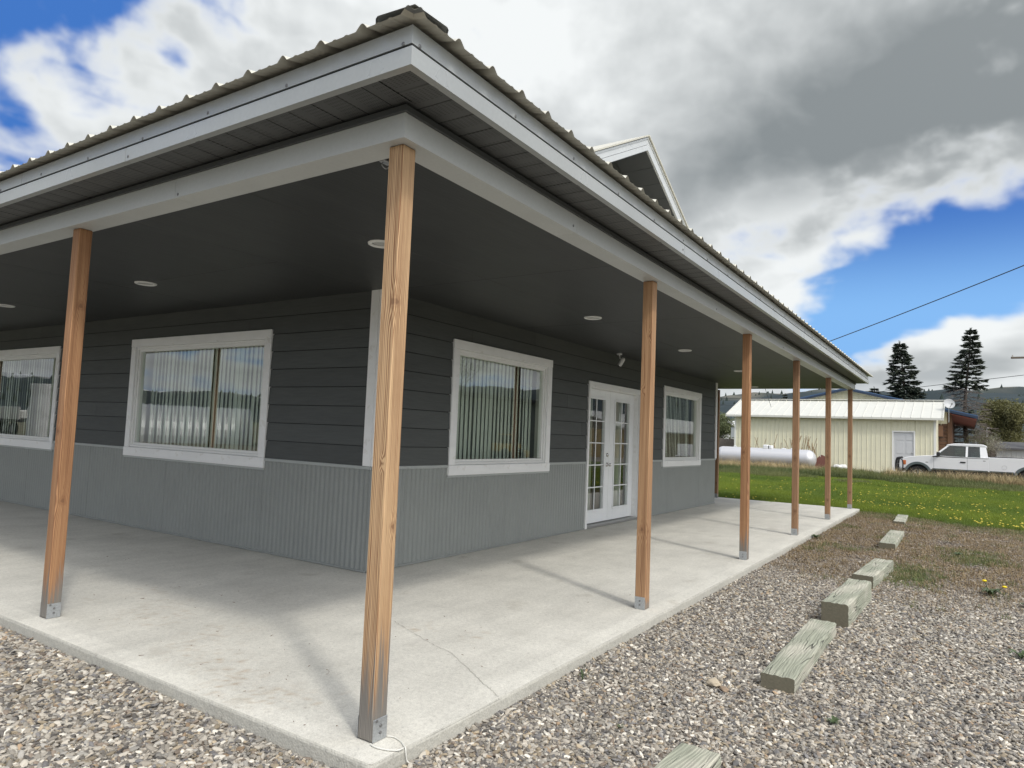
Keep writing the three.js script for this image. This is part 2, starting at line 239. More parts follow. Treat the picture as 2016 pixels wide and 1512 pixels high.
for (const F of sides) {
  const holes = F.wins.map(([a, b, c, d]) => [a + 0.105, b - 0.105, c + 0.11, d - 0.1]); if (F.door) holes.push([F.door[0] + 0.045, F.door[1] - 0.02, -0.1, F.door[3] - 0.08]);
  // the wall behind the cladding, open at windows and door
  const core = minus([F.a0 - (F.s === 'R' ? -0.02 : -0.02), F.a1 - 0.02, 0.004, 3.3], holes).map(([a, b, c, d]) => put(cb(a, b, c, d, -0.16, -0.02, 0), F.s));
  mesh('wall_core', core, plainWall, house);
  // lap siding, board by board
  const out = F.wins.map(([a, b, c, d]) => [a + 0.03, b - 0.03, c + 0.03, d - 0.03]); if (F.door) out.push([F.door[0] + 0.02, F.door[1] - 0.02, -1, F.door[3] - 0.02]);
  const rowH = 0.191; let row = 0;
  for (let y = BAND; y < HH - 0.01; y += rowH, row++) {
    const y1 = Math.min(y + rowH - 0.006, HH + 0.02); let a = F.a0 + 0.012; let next = F.a0 + 1.2 + ((row * 1.37 + (F.s === 'L' ? 0.8 : 0.3)) % 3.2);
    while (a < F.a1 - 0.05) {
      const b = Math.min(next, F.a1 - 0.012); next += 3.66;
      const parts = minus([a + 0.0012, b - 0.0012, y, y1], out);
      const groups = []; // pieces that touch are one board; a window splits a board in two
      for (const r of parts) { const hit = groups.filter((g) => g.some((q) => r[0] <= q[1] + 0.001 && q[0] <= r[1] + 0.001)); const ng = [r, ...hit.flat()]; for (const h of hit) groups.splice(groups.indexOf(h), 1); groups.push(ng); }
      for (const g of groups) {
        const geo = g.map(([p0, p1, q0, q1]) => { const d = (yy) => 0.012 - 0.009 * (yy - y) / rowH; return put(hexa([[p0, q0, d(q0) - 0.009], [p1, q0, d(q0) - 0.009], [p1, q0, d(q0)], [p0, q0, d(q0)], [p0, q1, d(q1) - 0.009], [p1, q1, d(q1) - 0.009], [p1, q1, d(q1)], [p0, q1, d(q1)]].map((c, i, all) => all[[3, 2, 1, 0, 7, 6, 5, 4][i]])), F.s); });
        mesh('siding_board', geo, sidingMats[Math.floor(rb() * 3)], house);
      }
      a = b;
    }
  }
  mesh('lap_shade_sheet', minus([F.a0 + 0.012, F.a1 - 0.012, BAND, HH + 0.02], out).map(([a, b, c, d]) => put(cb(a, b, c, d, -0.019, -0.012, 0), F.s)), blackGapMat, house);  // black sheet behind the boards, painting shadow into the lap gaps
  // corrugated sheets below the band
  const pitch = 0.0677, pw = 0.9144; let a = F.a0 + 0.006, edge = F.s === 'L' ? 3.255 : 3.0;
  while (a < F.a1 - 0.02) {
    const b = Math.min(edge, F.a1 - 0.006); edge += pw;
    for (const [p0, p1, q0, q1] of minus([a + 0.001, b - 0.001, 0.022, 0.962], out)) {
      const n = Math.max(2, Math.round((p1 - p0) / pitch * 9)), P = []; const f = (t) => { const x = p0 + (p1 - p0) * t; return [x, 0.004 + 0.0082 * Math.cos(6.2832 * (x - F.a0) / pitch)]; };
      for (let i = 0; i < n; i++) { const [x0, d0] = f(i / n), [x1, d1] = f((i + 1) / n); quad(P, [x0, q0, d0], [x1, q0, d1], [x1, q1, d1], [x0, q1, d0]); }
      quad(P, [p0, q0, -0.012], [p0, q0, f(0)[1]], [p0, q1, f(0)[1]], [p0, q1, -0.012]); quad(P, [p1, q0, f(1)[1]], [p1, q0, -0.012], [p1, q1, -0.012], [p1, q1, f(1)[1]]);
      mesh('corrugated_panel', put(fromTris(P), F.s), wainscotMat, house);
    }
    a = b;
  }
  for (const [p0, p1] of minus([F.a0, F.a1, 0, 1], out.map(([a, b]) => [a - 0.03, b + 0.03, -1, 2]))) {
    mesh('band_trim', put(cb(p0 + 0.002, p1 - 0.002, 0.962, 0.994, -0.015, 0.019, 0.003), F.s), bandMat, house);
  }
  for (const [p0, p1] of minus([F.a0, F.a1, 0, 1], F.door ? [[F.door[0], F.door[1], -1, 2]] : [])) mesh('base_flashing', put(cb(p0 + 0.002, p1 - 0.002, 0.004, 0.024, -0.015, 0.016, 0.002), F.s), wainscotMat, house);
  // windows
  for (const [w0, w1, y0, y1] of F.wins) {
    const win = grp('window', house), S = (g) => put(g, F.s);
    mesh('head_trim', S(cb(w0, w1, y1 - 0.1, y1, -0.02, 0.03, 0.003)), whiteMat, win);
    for (const [p0, p1] of [[w0, w0 + 0.105], [w1 - 0.105, w1]]) mesh('side_trim', S(cb(p0 + 0.001, p1 - 0.001, y0 + 0.112, y1 - 0.1015, -0.02, 0.026, 0.003)), whiteMat, win);
    mesh('sill_trim', S(cb(w0 - 0.004, w1 + 0.004, y0, y0 + 0.1105, -0.02, 0.032, 0.004)), whiteMat, win);
    mesh('sill_flashing', S(cb(w0 - 0.006, w1 + 0.006, y0 - 0.024, y0 - 0.001, -0.015, 0.022, 0.002)), bandMat, win);
    const i0 = w0 + 0.106, i1 = w1 - 0.106, j0 = y0 + 0.112, j1 = y1 - 0.102, fr = [];
    for (const [t, d0, d1, k] of [[0.0, -0.07, 0.006, 0.028], [0.028, -0.075, -0.012, 0.03]]) { const A = i0 + t, B = i1 - t, C = j0 + t, D = j1 - t; fr.push(cb(A, B, D - k, D, d0, d1, 0.003), cb(A, B, C, C + k, d0, d1, 0.003), cb(A, A + k, C + k + 0.0005, D - k - 0.0005, d0, d1, 0.003), cb(B - k, B, C + k + 0.0005, D - k - 0.0005, d0, d1, 0.003)); }
    mesh('frame', fr.map(S), vinylMat, win);
    const g0 = i0 + 0.052, g1 = i1 - 0.052, h0 = j0 + 0.052, h1 = j1 - 0.052;
    const ht = -0.043;
    mesh('pane', S(fromTris([[g0, h0, -0.043], [g1, h0, -0.043], [g1, h1, ht], [g0, h0, -0.043], [g1, h1, ht], [g0, h1, ht]])), glassMat, win);
  }
}
// corner boards
mesh('corner_trim', put(cb(2.5655, 2.672, BAND + 0.001, HH + 0.01, -0.01, 0.026, 0.003), 'L'), whiteMat, house);
mesh('corner_trim', cb(DU - 0.026, DU + 0.08, BAND + 0.001, HH + 0.01, DZ + 0.0005, DZ + 0.026, 0.003), whiteMat, house);
mesh('corner_trim', cb(XE - 0.085, XE + 0.02, BAND + 0.001, HH + 0.01, DZ - 0.01, DZ + 0.026, 0.003), whiteMat, house);
mesh('corner_flashing', cb(DU - 0.016, DU + 0.016, 0.024, 0.962, DZ - 0.016, DZ + 0.016, 0.003), wainscotMat, house);
// far walls, floor and ceiling of the rooms
mesh('far_wall', [cb(XE - 0.13, XE, 0.004, 3.3, -BL, DZ - 0.162, 0)], sidingMats[0], house);
mesh('back_wall', [cb(DU + 0.16, XE - 0.132, 0.004, 3.3, -BL, -BL + 0.14, 0)], plainWall, house);
mesh('room_floor', [cb(DU + 0.163, XE - 0.133, 0.006, 0.03, -BL + 0.142, DZ - 0.163, 0)], std([0.17, 0.15, 0.12], { roughness: 0.95 }), house);
mesh('room_ceiling', [cb(DU + 0.163, XE - 0.133, 2.6, 2.66, -BL + 0.142, DZ - 0.163, 0)], plainWall, house);
mesh('room_partition', [cb(DU + 0.163, XE - 0.133, 0.032, 2.598, -7.6, -7.48, 0)], plainWall, house);
mesh('room_partition', [cb(6.2, 6.32, 0.032, 2.598, -7.47, DZ - 0.9, 0)], plainWall, house);

// double door with ten-lite leaves, set back in the wall
{
  const door = grp('double_door', house), [a0, a1, , y1] = doorR;
  mesh('head_trim', put(cb(a0, a1, y1 - 0.085, y1, -0.02, 0.03, 0.003), 'R'), whiteMat, door);
  mesh('side_trim', put(cb(a0, a0 + 0.05, 0.006, y1 - 0.0865, -0.02, 0.03, 0.003), 'R'), whiteMat, door);
  mesh('side_trim', put(cb(a1 - 0.028, a1, 0.006, y1 - 0.0865, -0.02, 0.03, 0.003), 'R'), whiteMat, door);
  mesh('jamb', [cb(a0 + 0.03, a0 + 0.054, 0.03, 2.125, -0.16, -0.021, 0.002), cb(a1 - 0.034, a1 - 0.012, 0.03, 2.125, -0.16, -0.021, 0.002), cb(a0 + 0.055, a1 - 0.035, 2.106, 2.128, -0.16, -0.021, 0.002)].map((g) => put(g, 'R')), whiteMat, door);
  mesh('threshold', put(cb(a0 + 0.052, a1 - 0.03, 0.004, 0.034, -0.16, 0.03, 0.004), 'R'), std([0.34, 0.34, 0.33], { map: speck, roughness: 0.4, metalness: 0.5 }), door);
  const leafMat = std([0.86, 0.875, 0.88], { map: speck, roughness: 0.42 });
  for (const [l0, l1, hand] of [[7.012, 7.957, 1], [7.963, 8.905, -1]]) {
    const yb = 0.046, yt = 2.103, d0 = -0.145, d1 = -0.1, gx0 = l0 + 0.185, gx1 = l1 - 0.185, gy0 = 0.245, gy1 = 1.955, S = (g) => put(g, 'R');
    const leaf = mesh('door_leaf', [cb(l0, gx0, yb, yt, d0, d1, 0.003), cb(gx1, l1, yb, yt, d0, d1, 0.003), cb(gx0 + 0.0003, gx1 - 0.0003, yb, gy0, d0, d1, 0.002), cb(gx0 + 0.0003, gx1 - 0.0003, gy1, yt, d0, d1, 0.002)].map(S), leafMat, door);
    const k = 0.028, fr = [cb(gx0 - k, gx1 + k, gy1 - 0.004, gy1 + k, d1 + 0.0008, d1 + 0.013, 0.004), cb(gx0 - k, gx1 + k, gy0 - k, gy0 + 0.004, d1 + 0.0008, d1 + 0.013, 0.004), cb(gx0 - k, gx0 + 0.004, gy0 + 0.005, gy1 - 0.005, d1 + 0.0008, d1 + 0.013, 0.004), cb(gx1 - 0.004, gx1 + k, gy0 + 0.005, gy1 - 0.005, d1 + 0.0008, d1 + 0.013, 0.004)];
    mesh('lite_frame', fr.map(S), leafMat, leaf);
    const bars = [cb((gx0 + gx1) / 2 - 0.009, (gx0 + gx1) / 2 + 0.009, gy0, gy1, d1 - 0.012, d1 - 0.002, 0.002)];
    for (let i = 1; i < 5; i++) { const y = gy0 + (gy1 - gy0) * i / 5; bars.push(cb(gx0, (gx0 + gx1) / 2 - 0.0095, y - 0.009, y + 0.009, d1 - 0.012, d1 - 0.002, 0.002), cb((gx0 + gx1) / 2 + 0.0095, gx1, y - 0.009, y + 0.009, d1 - 0.012, d1 - 0.002, 0.002)); }
    for (const b of bars) mesh('muntin', S(b), leafMat, leaf);
    for (let i = 0; i < 5; i++) for (const h of [0, 1]) { const X0 = mix(gx0, gx1, h / 2), X1 = mix(gx0, gx1, (h + 1) / 2), Y0 = mix(gy0, gy1, i / 5), Y1 = mix(gy0, gy1, (i + 1) / 5), Z = d1 - 0.02; mesh('pane', S(fromTris([[X0, Y0, Z], [X1, Y0, Z], [X1, Y1, Z], [X0, Y0, Z], [X1, Y1, Z], [X0, Y1, Z]])), glassMat, leaf); }
    if (hand > 0) {
      const kx = l1 - 0.065;
      mesh('door_knob', [new THREE.LatheGeometry([[0, 0], [0.034, 0], [0.034, 0.006], [0.013, 0.012], [0.012, 0.034], [0.024, 0.042], [0.029, 0.055], [0.024, 0.066], [0, 0.07]].map(([x, y]) => new THREE.Vector2(x, y)), 20).rotateX(Math.PI / 2).translate(kx, 0.93, d1 + 0.001)].map(S), chromeMat, leaf);
      mesh('deadbolt', [new THREE.LatheGeometry([[0, 0], [0.032, 0], [0.032, 0.012], [0.02, 0.02], [0, 0.021]].map(([x, y]) => new THREE.Vector2(x, y)), 20).rotateX(Math.PI / 2).translate(kx, 1.085, d1 + 0.001)].map(S), chromeMat, leaf);
    }
  }
}

// ---------------------------------------------------------------- porch roof: beams, fascias, soffits, metal sheets
function mit(o0, o1, yb0, yt0, yb1, yt1, a0, a1, m0, m1) { // o0 inner, o1 outer offset; mitred ends run along the hip
  const s = (o) => m0 ? a0 - o : a0, e = (o) => m1 ? a1 + o : a1;
  return hexa([[s(o1), yb1, o1], [e(o1), yb1, o1], [e(o0), yb0, o0], [s(o0), yb0, o0], [s(o1), yt1, o1], [e(o1), yt1, o1], [e(o0), yt0, o0], [s(o0), yt0, o0]]);
}
const EE = 15.2;
function run(name, mat, o0, o1, y0, y1, cuts, side, gap = 0.002, RL = EE) {
  const L = side === 'R' ? RL : BL, c = [0, ...cuts.filter((x) => x < L), L];
  for (let i = 0; i + 1 < c.length; i++) mesh(name, put(mit(o0, o1, y0, y1, y0, y1, c[i] + (i ? gap : 0), c[i + 1] - gap, i === 0, false), side, false), mat, house);
}
const screwGeo = new THREE.LatheGeometry([[0, 0.004], [0.004, 0.004], [0.005, 0.0025], [0.009, 0.002], [0.009, 0]].map(([x, y]) => new THREE.Vector2(x, y)), 8).rotateX(Math.PI / 2);
function screws(side, o, list, parent = house) { for (const [a, y] of list) mesh('screw', put(screwGeo.clone().translate(a, y, o), side, false), boltMat, parent); }
for (const side of ['R', 'L']) {
  const R = side === 'R', L = R ? EE : BL;
  run('beam', beamMat, -0.10, 0.05, 2.662, 2.80, R ? [1.6, 4.65, 7.7, 10.75, 13.8] : [1.75, 4.8, 7.85, 10.9, 13.95, 17], side, 0.0015, AE);
  run('channel_trim', darkTrimMat, 0.0505, 0.068, 2.776, 2.803, [], side, 0.0015, AE);
  run('lower_fascia', fasciaMat, 0.288, 0.31, 2.806, 2.884, R ? [2.9, 5.95, 9, 12.05] : [1.83, 4.88, 7.93, 10.98, 14.03], side);
  run('fascia_lip', fasciaMat, 0.272, 0.2875, 2.806, 2.814, R ? [2.9, 5.95, 9, 12.05] : [1.83, 4.88, 7.93, 10.98, 14.03], side);
  run('upper_fascia', fasciaMat, 0.279, 0.292, 2.909, 2.985, R ? [3.6, 6.65, 9.7, 12.75] : [3.2, 6.25, 9.3, 12.35, 15.4], side);
  run('fascia_backing', blackGapMat, 0.262, 0.271, 2.835, 2.99, [], side); run('fascia_gap', blackGapMat, 0.2715, 0.286, 2.8845, 2.9085, [], side);
  const sc = []; for (let a = -0.245; a < L; a += a < 0 ? 0.72 : 0.61) sc.push([a, 2.922 + 0.006 * Math.sin(a * 7)]); screws(side, 0.292, sc);
  screws(side, 0.31, R ? [[2.86, 2.84], [9.0, 2.84]] : [[1.8, 2.83], [7.9, 2.83]]); screws(side, 0.05, R ? [[4.6, 2.69], [1.55, 2.70], [7.66, 2.69]] : [[1.72, 2.68], [4.77, 2.69]]);
  // level vented soffit panels, each with a groove along its middle
  const oi = 0.051, oo = 0.287, ys = 2.816, pw = 0.32;
  for (let k = -1; ; k++) {
    const p0 = Math.max(k * pw + 0.02, R ? -oo : -0.083); const p1 = Math.min((k + 1) * pw + 0.02, L - 0.002); if (p0 >= L - 0.01) break; if (p1 - p0 < 0.02) continue;
    const P = [], m = (k + 0.5) * pw + 0.02, xs = [[p0 + 0.003, 0]]; for (const q of [[m - 0.006, 0], [m, 0.007], [m + 0.006, 0], ...(R ? [[-0.0515, 0]] : [])].sort((a, b) => a[0] - b[0])) if (q[0] > p0 + 0.008 && q[0] < p1 - 0.008) xs.push(q); xs.push([p1 - 0.003, 0]);
    const lo = (x) => (R && x < -0.0515) ? 0.088 : oi; // at the corner the right-hand panels run through to the left fascia
    for (let i = 0; i + 1 < xs.length; i++) { const [x0, h0] = xs[i], [x1, h1] = xs[i + 1], b = lo((x0 + x1) / 2); quad(P, [x0, ys + h0, b], [x1, ys + h1, b], [x1, ys + h1, oo], [x0, ys + h0, oo]); }
    quad(P, [p0 + 0.003, ys, lo(p0)], [p0 + 0.003, ys, oo], [p0 + 0.003, ys + 0.012, oo], [p0 + 0.003, ys + 0.012, lo(p0)]); quad(P, [p1 - 0.003, ys, oo], [p1 - 0.003, ys, lo(p1)], [p1 - 0.003, ys + 0.012, lo(p1)], [p1 - 0.003, ys + 0.012, oo]);
    mesh('soffit_panel', put(fromTris(P, (p) => [p[0], p[2]]), side, false), soffitMat, house);
  }
  mesh('soffit_backing', put(mit(0.0, 0.27, 2.83, 2.834, 2.83, 2.834, 0, L, true, false), side, false), blackGapMat, house);
  // ribbed roof sheets
  const PR = 0.25, prof = [[0, 0], [0.018, 0.02], [0.027, 0.026], [0.036, 0.026], [0.045, 0.02], [0.066, 0], [0.11, 0], [0.117, 0.004], [0.129, 0.004], [0.136, 0], [0.18, 0], [0.187, 0.004], [0.199, 0.004], [0.206, 0], [PR, 0]];
  const oe = 0.36, on = -2.6, ye = 2.992, sl = 0.25, Lr = R ? EE + 0.42 : BL, inner = (a) => Math.max(on, -a), yr = (o) => ye + sl * (oe - o);
  for (let s = 0; ; s++) {
    const A0 = -0.353 + s * PR * 4; if (A0 >= Lr - 0.05) break; const P = [];
    for (let r = 0; r < 4; r++) for (let i = 0; i + 1 < prof.length; i++) {
      const x0 = A0 + r * PR + prof[i][0], x1 = A0 + r * PR + prof[i + 1][0], h0 = prof[i][1], h1 = prof[i + 1][1]; if (x1 > Lr) continue;
      const b0 = inner(x0), b1 = inner(x1); if (b0 > oe || b1 > oe) continue;
      quad(P, [x0, yr(oe) + h0, oe], [x1, yr(oe) + h1, oe], [x1, yr(b1) + h1, b1], [x0, yr(b0) + h0, b0]);
    }
    if (P.length) mesh('roof_sheet', put(fromTris(P), side, false), sheetMat, house);
  }
}
// closing pieces at the far end, and the cap on the hip
{
  mesh('eave_end_cap', [cb(EE - 0.018, EE - 0.002, 2.818, 2.98, 0.05, 0.262, 0.001)], fasciaMat, house);
  mesh('end_fascia', [cb(EE, EE + 0.02, 2.80, 3.0, -BL, 0.0, 0.003)], fasciaMat, house);
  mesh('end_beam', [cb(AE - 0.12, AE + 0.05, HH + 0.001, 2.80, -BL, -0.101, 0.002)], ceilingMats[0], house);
  mesh('roof_sheet', fromTris([[2.6, 3.732, -2.6], [EE + 0.42, 3.732, -2.6], [EE + 0.42, 3.732, -BL], [2.6, 3.732, -2.6], [EE + 0.42, 3.732, -BL], [2.6, 3.732, -BL]]), sheetMat, house);
  const c = [-0.368, 3.004, 0.368], e = [2.6, 3.75, -2.6], P = [], w = 0.2, n = 10;
  for (let i = 0; i < n; i++) for (const [dx, dz] of [[w, 0], [0, -w]]) {
    const a = [0, 1, 2].map((k) => mix(c[k], e[k], i / n)), b = [0, 1, 2].map((k) => mix(c[k], e[k], (i + 1) / n));
    const a2 = [a[0] + dx, a[1] + 0.013, a[2] + dz], b2 = [b[0] + dx, b[1] + 0.013, b[2] + dz], a3 = [a2[0] + dx * 0.05, a2[1] - 0.009, a2[2] + dz * 0.05], b3 = [b2[0] + dx * 0.05, b2[1] - 0.009, b2[2] + dz * 0.05];
    quad(P, a, b, b2, a2); quad(P, a2, b2, b3, a3);
  }
  mesh('hip_cap', fromTris(P), capMat, house);
}
// main roof: a gable over the rooms, its front overhanging the porch roof
{
  const gx = 7.61, py = 6.07, zf = -2.0, zw = DZ, sl = 0.505, half = 5.3;
  const rake = (name, t0, t1, za, zb, mat) => { for (const s of [-1, 1]) { const p = (d, t, z) => [gx + s * d, py - t - sl * d, z]; const c = [p(0, t1, za), p(half, t1, za), p(half, t1, zb), p(0, t1, zb), p(0, t0, za), p(half, t0, za), p(half, t0, zb), p(0, t0, zb)]; mesh(name, hexa(s > 0 ? c : [1, 0, 3, 2, 5, 4, 7, 6].map((i) => c[i])), mat, house); } };
  const bright = std([0.62, 0.64, 0.645], { map: speck, roughness: 0.36, metalness: 0.2 });
  rake('gable_roof_sheet', -0.035, -0.01, zf + 0.035, -BL - 0.6, sheetMat);
  rake('gable_drip_edge', -0.0, 0.03, zf + 0.012, zf - 0.02, bright);
  rake('gable_upper_fascia', 0.031, 0.118, zf, zf - 0.02, bright);
  rake('gable_lower_fascia', 0.124, 0.212, zf + 0.012, zf - 0.02, bright);
  rake('gable_fascia_gap', 0.1175, 0.1245, zf - 0.006, zf - 0.018, blackGapMat);
  for (const s of [-1, 1]) for (let k = 0; k < 17; k++) { const d0 = k * 0.305 + 0.003, d1 = (k + 1) * 0.305 - 0.003, p = (d, t, z) => [gx + s * d, py - t - sl * d, z]; const c = [p(d0, 0.226, zf - 0.021), p(d1, 0.226, zf - 0.021), p(d1, 0.226, zw), p(d0, 0.226, zw), p(d0, 0.214, zf - 0.021), p(d1, 0.214, zf - 0.021), p(d1, 0.214, zw), p(d0, 0.214, zw)]; mesh('gable_soffit_panel', hexa(s > 0 ? c : [1, 0, 3, 2, 5, 4, 7, 6].map((i) => c[i])), darkTrimMat, house); }
  for (let y = 3.5; y < py - 0.45; y += 0.191) { const w0 = (py - 0.24 - y) / sl, w1 = Math.max(0.02, (py - 0.24 - y - 0.185) / sl); mesh('gable_siding_board', hexa([[gx - w0, y, zw + 0.014], [gx + w0, y, zw + 0.014], [gx + w0, y, zw + 0.004], [gx - w0, y, zw + 0.004], [gx - w1, y + 0.185, zw + 0.005], [gx + w1, y + 0.185, zw + 0.005], [gx + w1, y + 0.185, zw + 0.002], [gx - w1, y + 0.185, zw + 0.002]]), sidingMats[Math.floor(y * 7) % 3], house); }
  mesh('gable_wall', fromTris([[gx - half, 3.2, zw], [gx + half, 3.2, zw], [gx, py - 0.1, zw]]), sidingMats[0], house);
}
// porch ceiling boards, sheet by sheet
{
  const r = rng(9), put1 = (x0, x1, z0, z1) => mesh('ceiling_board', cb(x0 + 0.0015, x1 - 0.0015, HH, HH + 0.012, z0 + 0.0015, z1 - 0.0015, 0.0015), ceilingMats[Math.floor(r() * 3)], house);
  for (let x = 0.12; x < AE - 0.15; x += 2.44) { const x1 = Math.min(x + 2.44, AE - 0.12); for (const [za, zb] of [[-1.34, -0.12], [DZ - 0.02, -1.34]]) { if (x1 <= XE + 0.1 || za > -2.6) put1(x, x1, za, zb); } }
  for (let z = DZ - 0.02; z > -BL; z -= 2.44) for (const [x0, x1] of [[0.12, 1.34], [1.34, DU + 0.02]]) put1(x0, x1, Math.max(z - 2.44, -BL), z);
  for (let z = DZ - 0.02; z > -8; z -= 2.44) put1(XE + 0.002, AE - 0.12, z - 2.44, z);
  mesh('ceiling_backing', [cb(0.12, AE - 0.12, HH + 0.02, HH + 0.03, -BL, -0.12, 0)], blackGapMat, house);
}
// timber posts with galvanised feet
{
  const w = 0.089, uvf = (p, nx, ny, nz) => { const f = Math.abs(nx) > Math.abs(nz) ? (nx < 0 ? 0 : 2) : (nz > 0 ? 1 : 3); const t = f === 0 ? p[2] + w : f === 1 ? p[0] : f === 2 ? -p[2] : w - p[0]; return [f * w + clamp(t, 0.001, w - 0.001), p[1]]; };
  const geo = cb(0, w, 0.004, 2.662, -w, 0, 0.005, uvf);
  const plateR = [cb(0.001, w - 0.001, 0.002, 0.098, 0.0004, 0.0036, 0.001), cb(0.001, w - 0.001, 0.002, 0.098, -w - 0.0036, -w - 0.0004, 0.001)], plateX = [cb(-0.0036, -0.0004, 0.002, 0.098, -w + 0.001, -0.001, 0.001), cb(w + 0.0004, w + 0.0036, 0.002, 0.098, -w + 0.001, -0.001, 0.001)];
  const bolt = (x, y, z, ax) => { const g = new THREE.CylinderGeometry(0.007, 0.008, 0.006, 6); if (ax === 'z') g.rotateX(Math.PI / 2); else g.rotateZ(Math.PI / 2); return g.translate(x, y, z); };
  const plates = { z: merge(plateR.map((g) => g.clone())), x: merge(plateX.map((g) => g.clone())) };
  const bolts = { z: merge([bolt(0.045, 0.066, 0.006, 'z'), bolt(0.045, 0.036, 0.005, 'z'), bolt(0.02, 0.09, 0.004, 'z').scale(1, 1, 1)]), x: merge([bolt(-0.006, 0.066, -0.045, 'x'), bolt(-0.006, 0.036, -0.045, 'x')]) };
  const spots = [[0, 0, 0, 'z', 'pale corner post with a grey weathered foot'], [3.043, 0, 2, 'x'], [6.11, 0, 1, 'x'], [9.0, 0, 3, 'x'], [11.97, 0, 3, 'x'], [14.93, 0, 3, 'x'], [0, -2.99, 1, 'z', 'knotty orange brown post with a blackened foot'], [0, -5.98, 3, 'z'], [0, -8.97, 2, 'z'], [0, -11.96, 3, 'z'], [0, -14.95, 1, 'z'], [0, -17.9, 3, 'z'], [14.93, -2.99, 3, 'x', 'dark red brown post on the far edge of the slab'], [14.93, -5.98, 3, 'x']];
  for (const [x, z, m, ax, lab] of spots) {
    const p = mesh('post', geo, postMats[m], house); p.position.set(x, 0, z); if (lab) p.userData.label = lab;
    const b = mesh('post_bracket', plates[ax], galvMat, p); mesh('bracket_bolts', bolts[ax], boltMat, p);
  }
}

// ---------------------------------------------------------------- concrete slab
const SX0 = -0.147, SX1 = 15.13, SZ0 = 0.141, SZ1 = -19.6;
const stains = [[0.9, 3.3, .16], [0.79, 2.82, .12], [0.59, 1.94, .14], [0.37, 1.83, .16], [0.26, 1.67, .16], [0.22, 1.42, .13], [0.22, 1.21, .14], [0.11, 1.11, .12], [-0.01, 1.07, .1], [0.08, 0.73, .13], [0.06, 0.8, .13], [0.5, 3.3, .1], [0.62, 2.75, .16], [0.5, 2.5, .2], [1.78, 5.0, .08], [0.2, .55, .1], [1.5, 1.0, .12], [1.6, .6, .1]];
function slabTone(x, z) {
  const e = Math.min(x - SX0, SZ0 - z, SX1 - x), n = fbm(x * 1.1 + 30, z * 1.1 + 30, 5), s = fbm(x * 1.5 + 50, z * 8 + 50, 4), f = fbm(x * 14 + 80, z * 14 + 80, 3);
  let k = 0.98 + 0.15 * n + 0.10 * s + 0.07 * f; let c = [k, k, k];
  if (e < 0.2) { const b = smooth(0.145, 0.12, e + 0.02 * n + 0.01 * f); c = c.map((q) => q * (1 + 0.085 * b)); if (Math.abs(e - 0.138 - 0.015 * n) < 0.006 && f > -0.25) c = c.map((q) => q * 1.06); }
  for (const [sx, sv, r] of stains) { const d = Math.hypot((x - sx) * 0.8, -z - sv) / r; if (d < 1.8) { const m = clamp((1 - d * 0.6) * smooth(0.12, 0.42, fbm(x * 15 + sx * 50, z * 26 + 9, 4))) * 0.75; c = [c[0] * (1 - 0.30 * m), c[1] * (1 - 0.43 * m), c[2] * (1 - 0.55 * m)]; } }
  const g = fbm(x * 3 + 5, z * 3 + 90, 5); if (g > 0.28) { const m = smooth(0.28, 0.6, g) * 0.16; c = [c[0] * (1 - m), c[1] * (1 - m * 1.08), c[2] * (1 - m * 1.2)]; }
  return c;
}
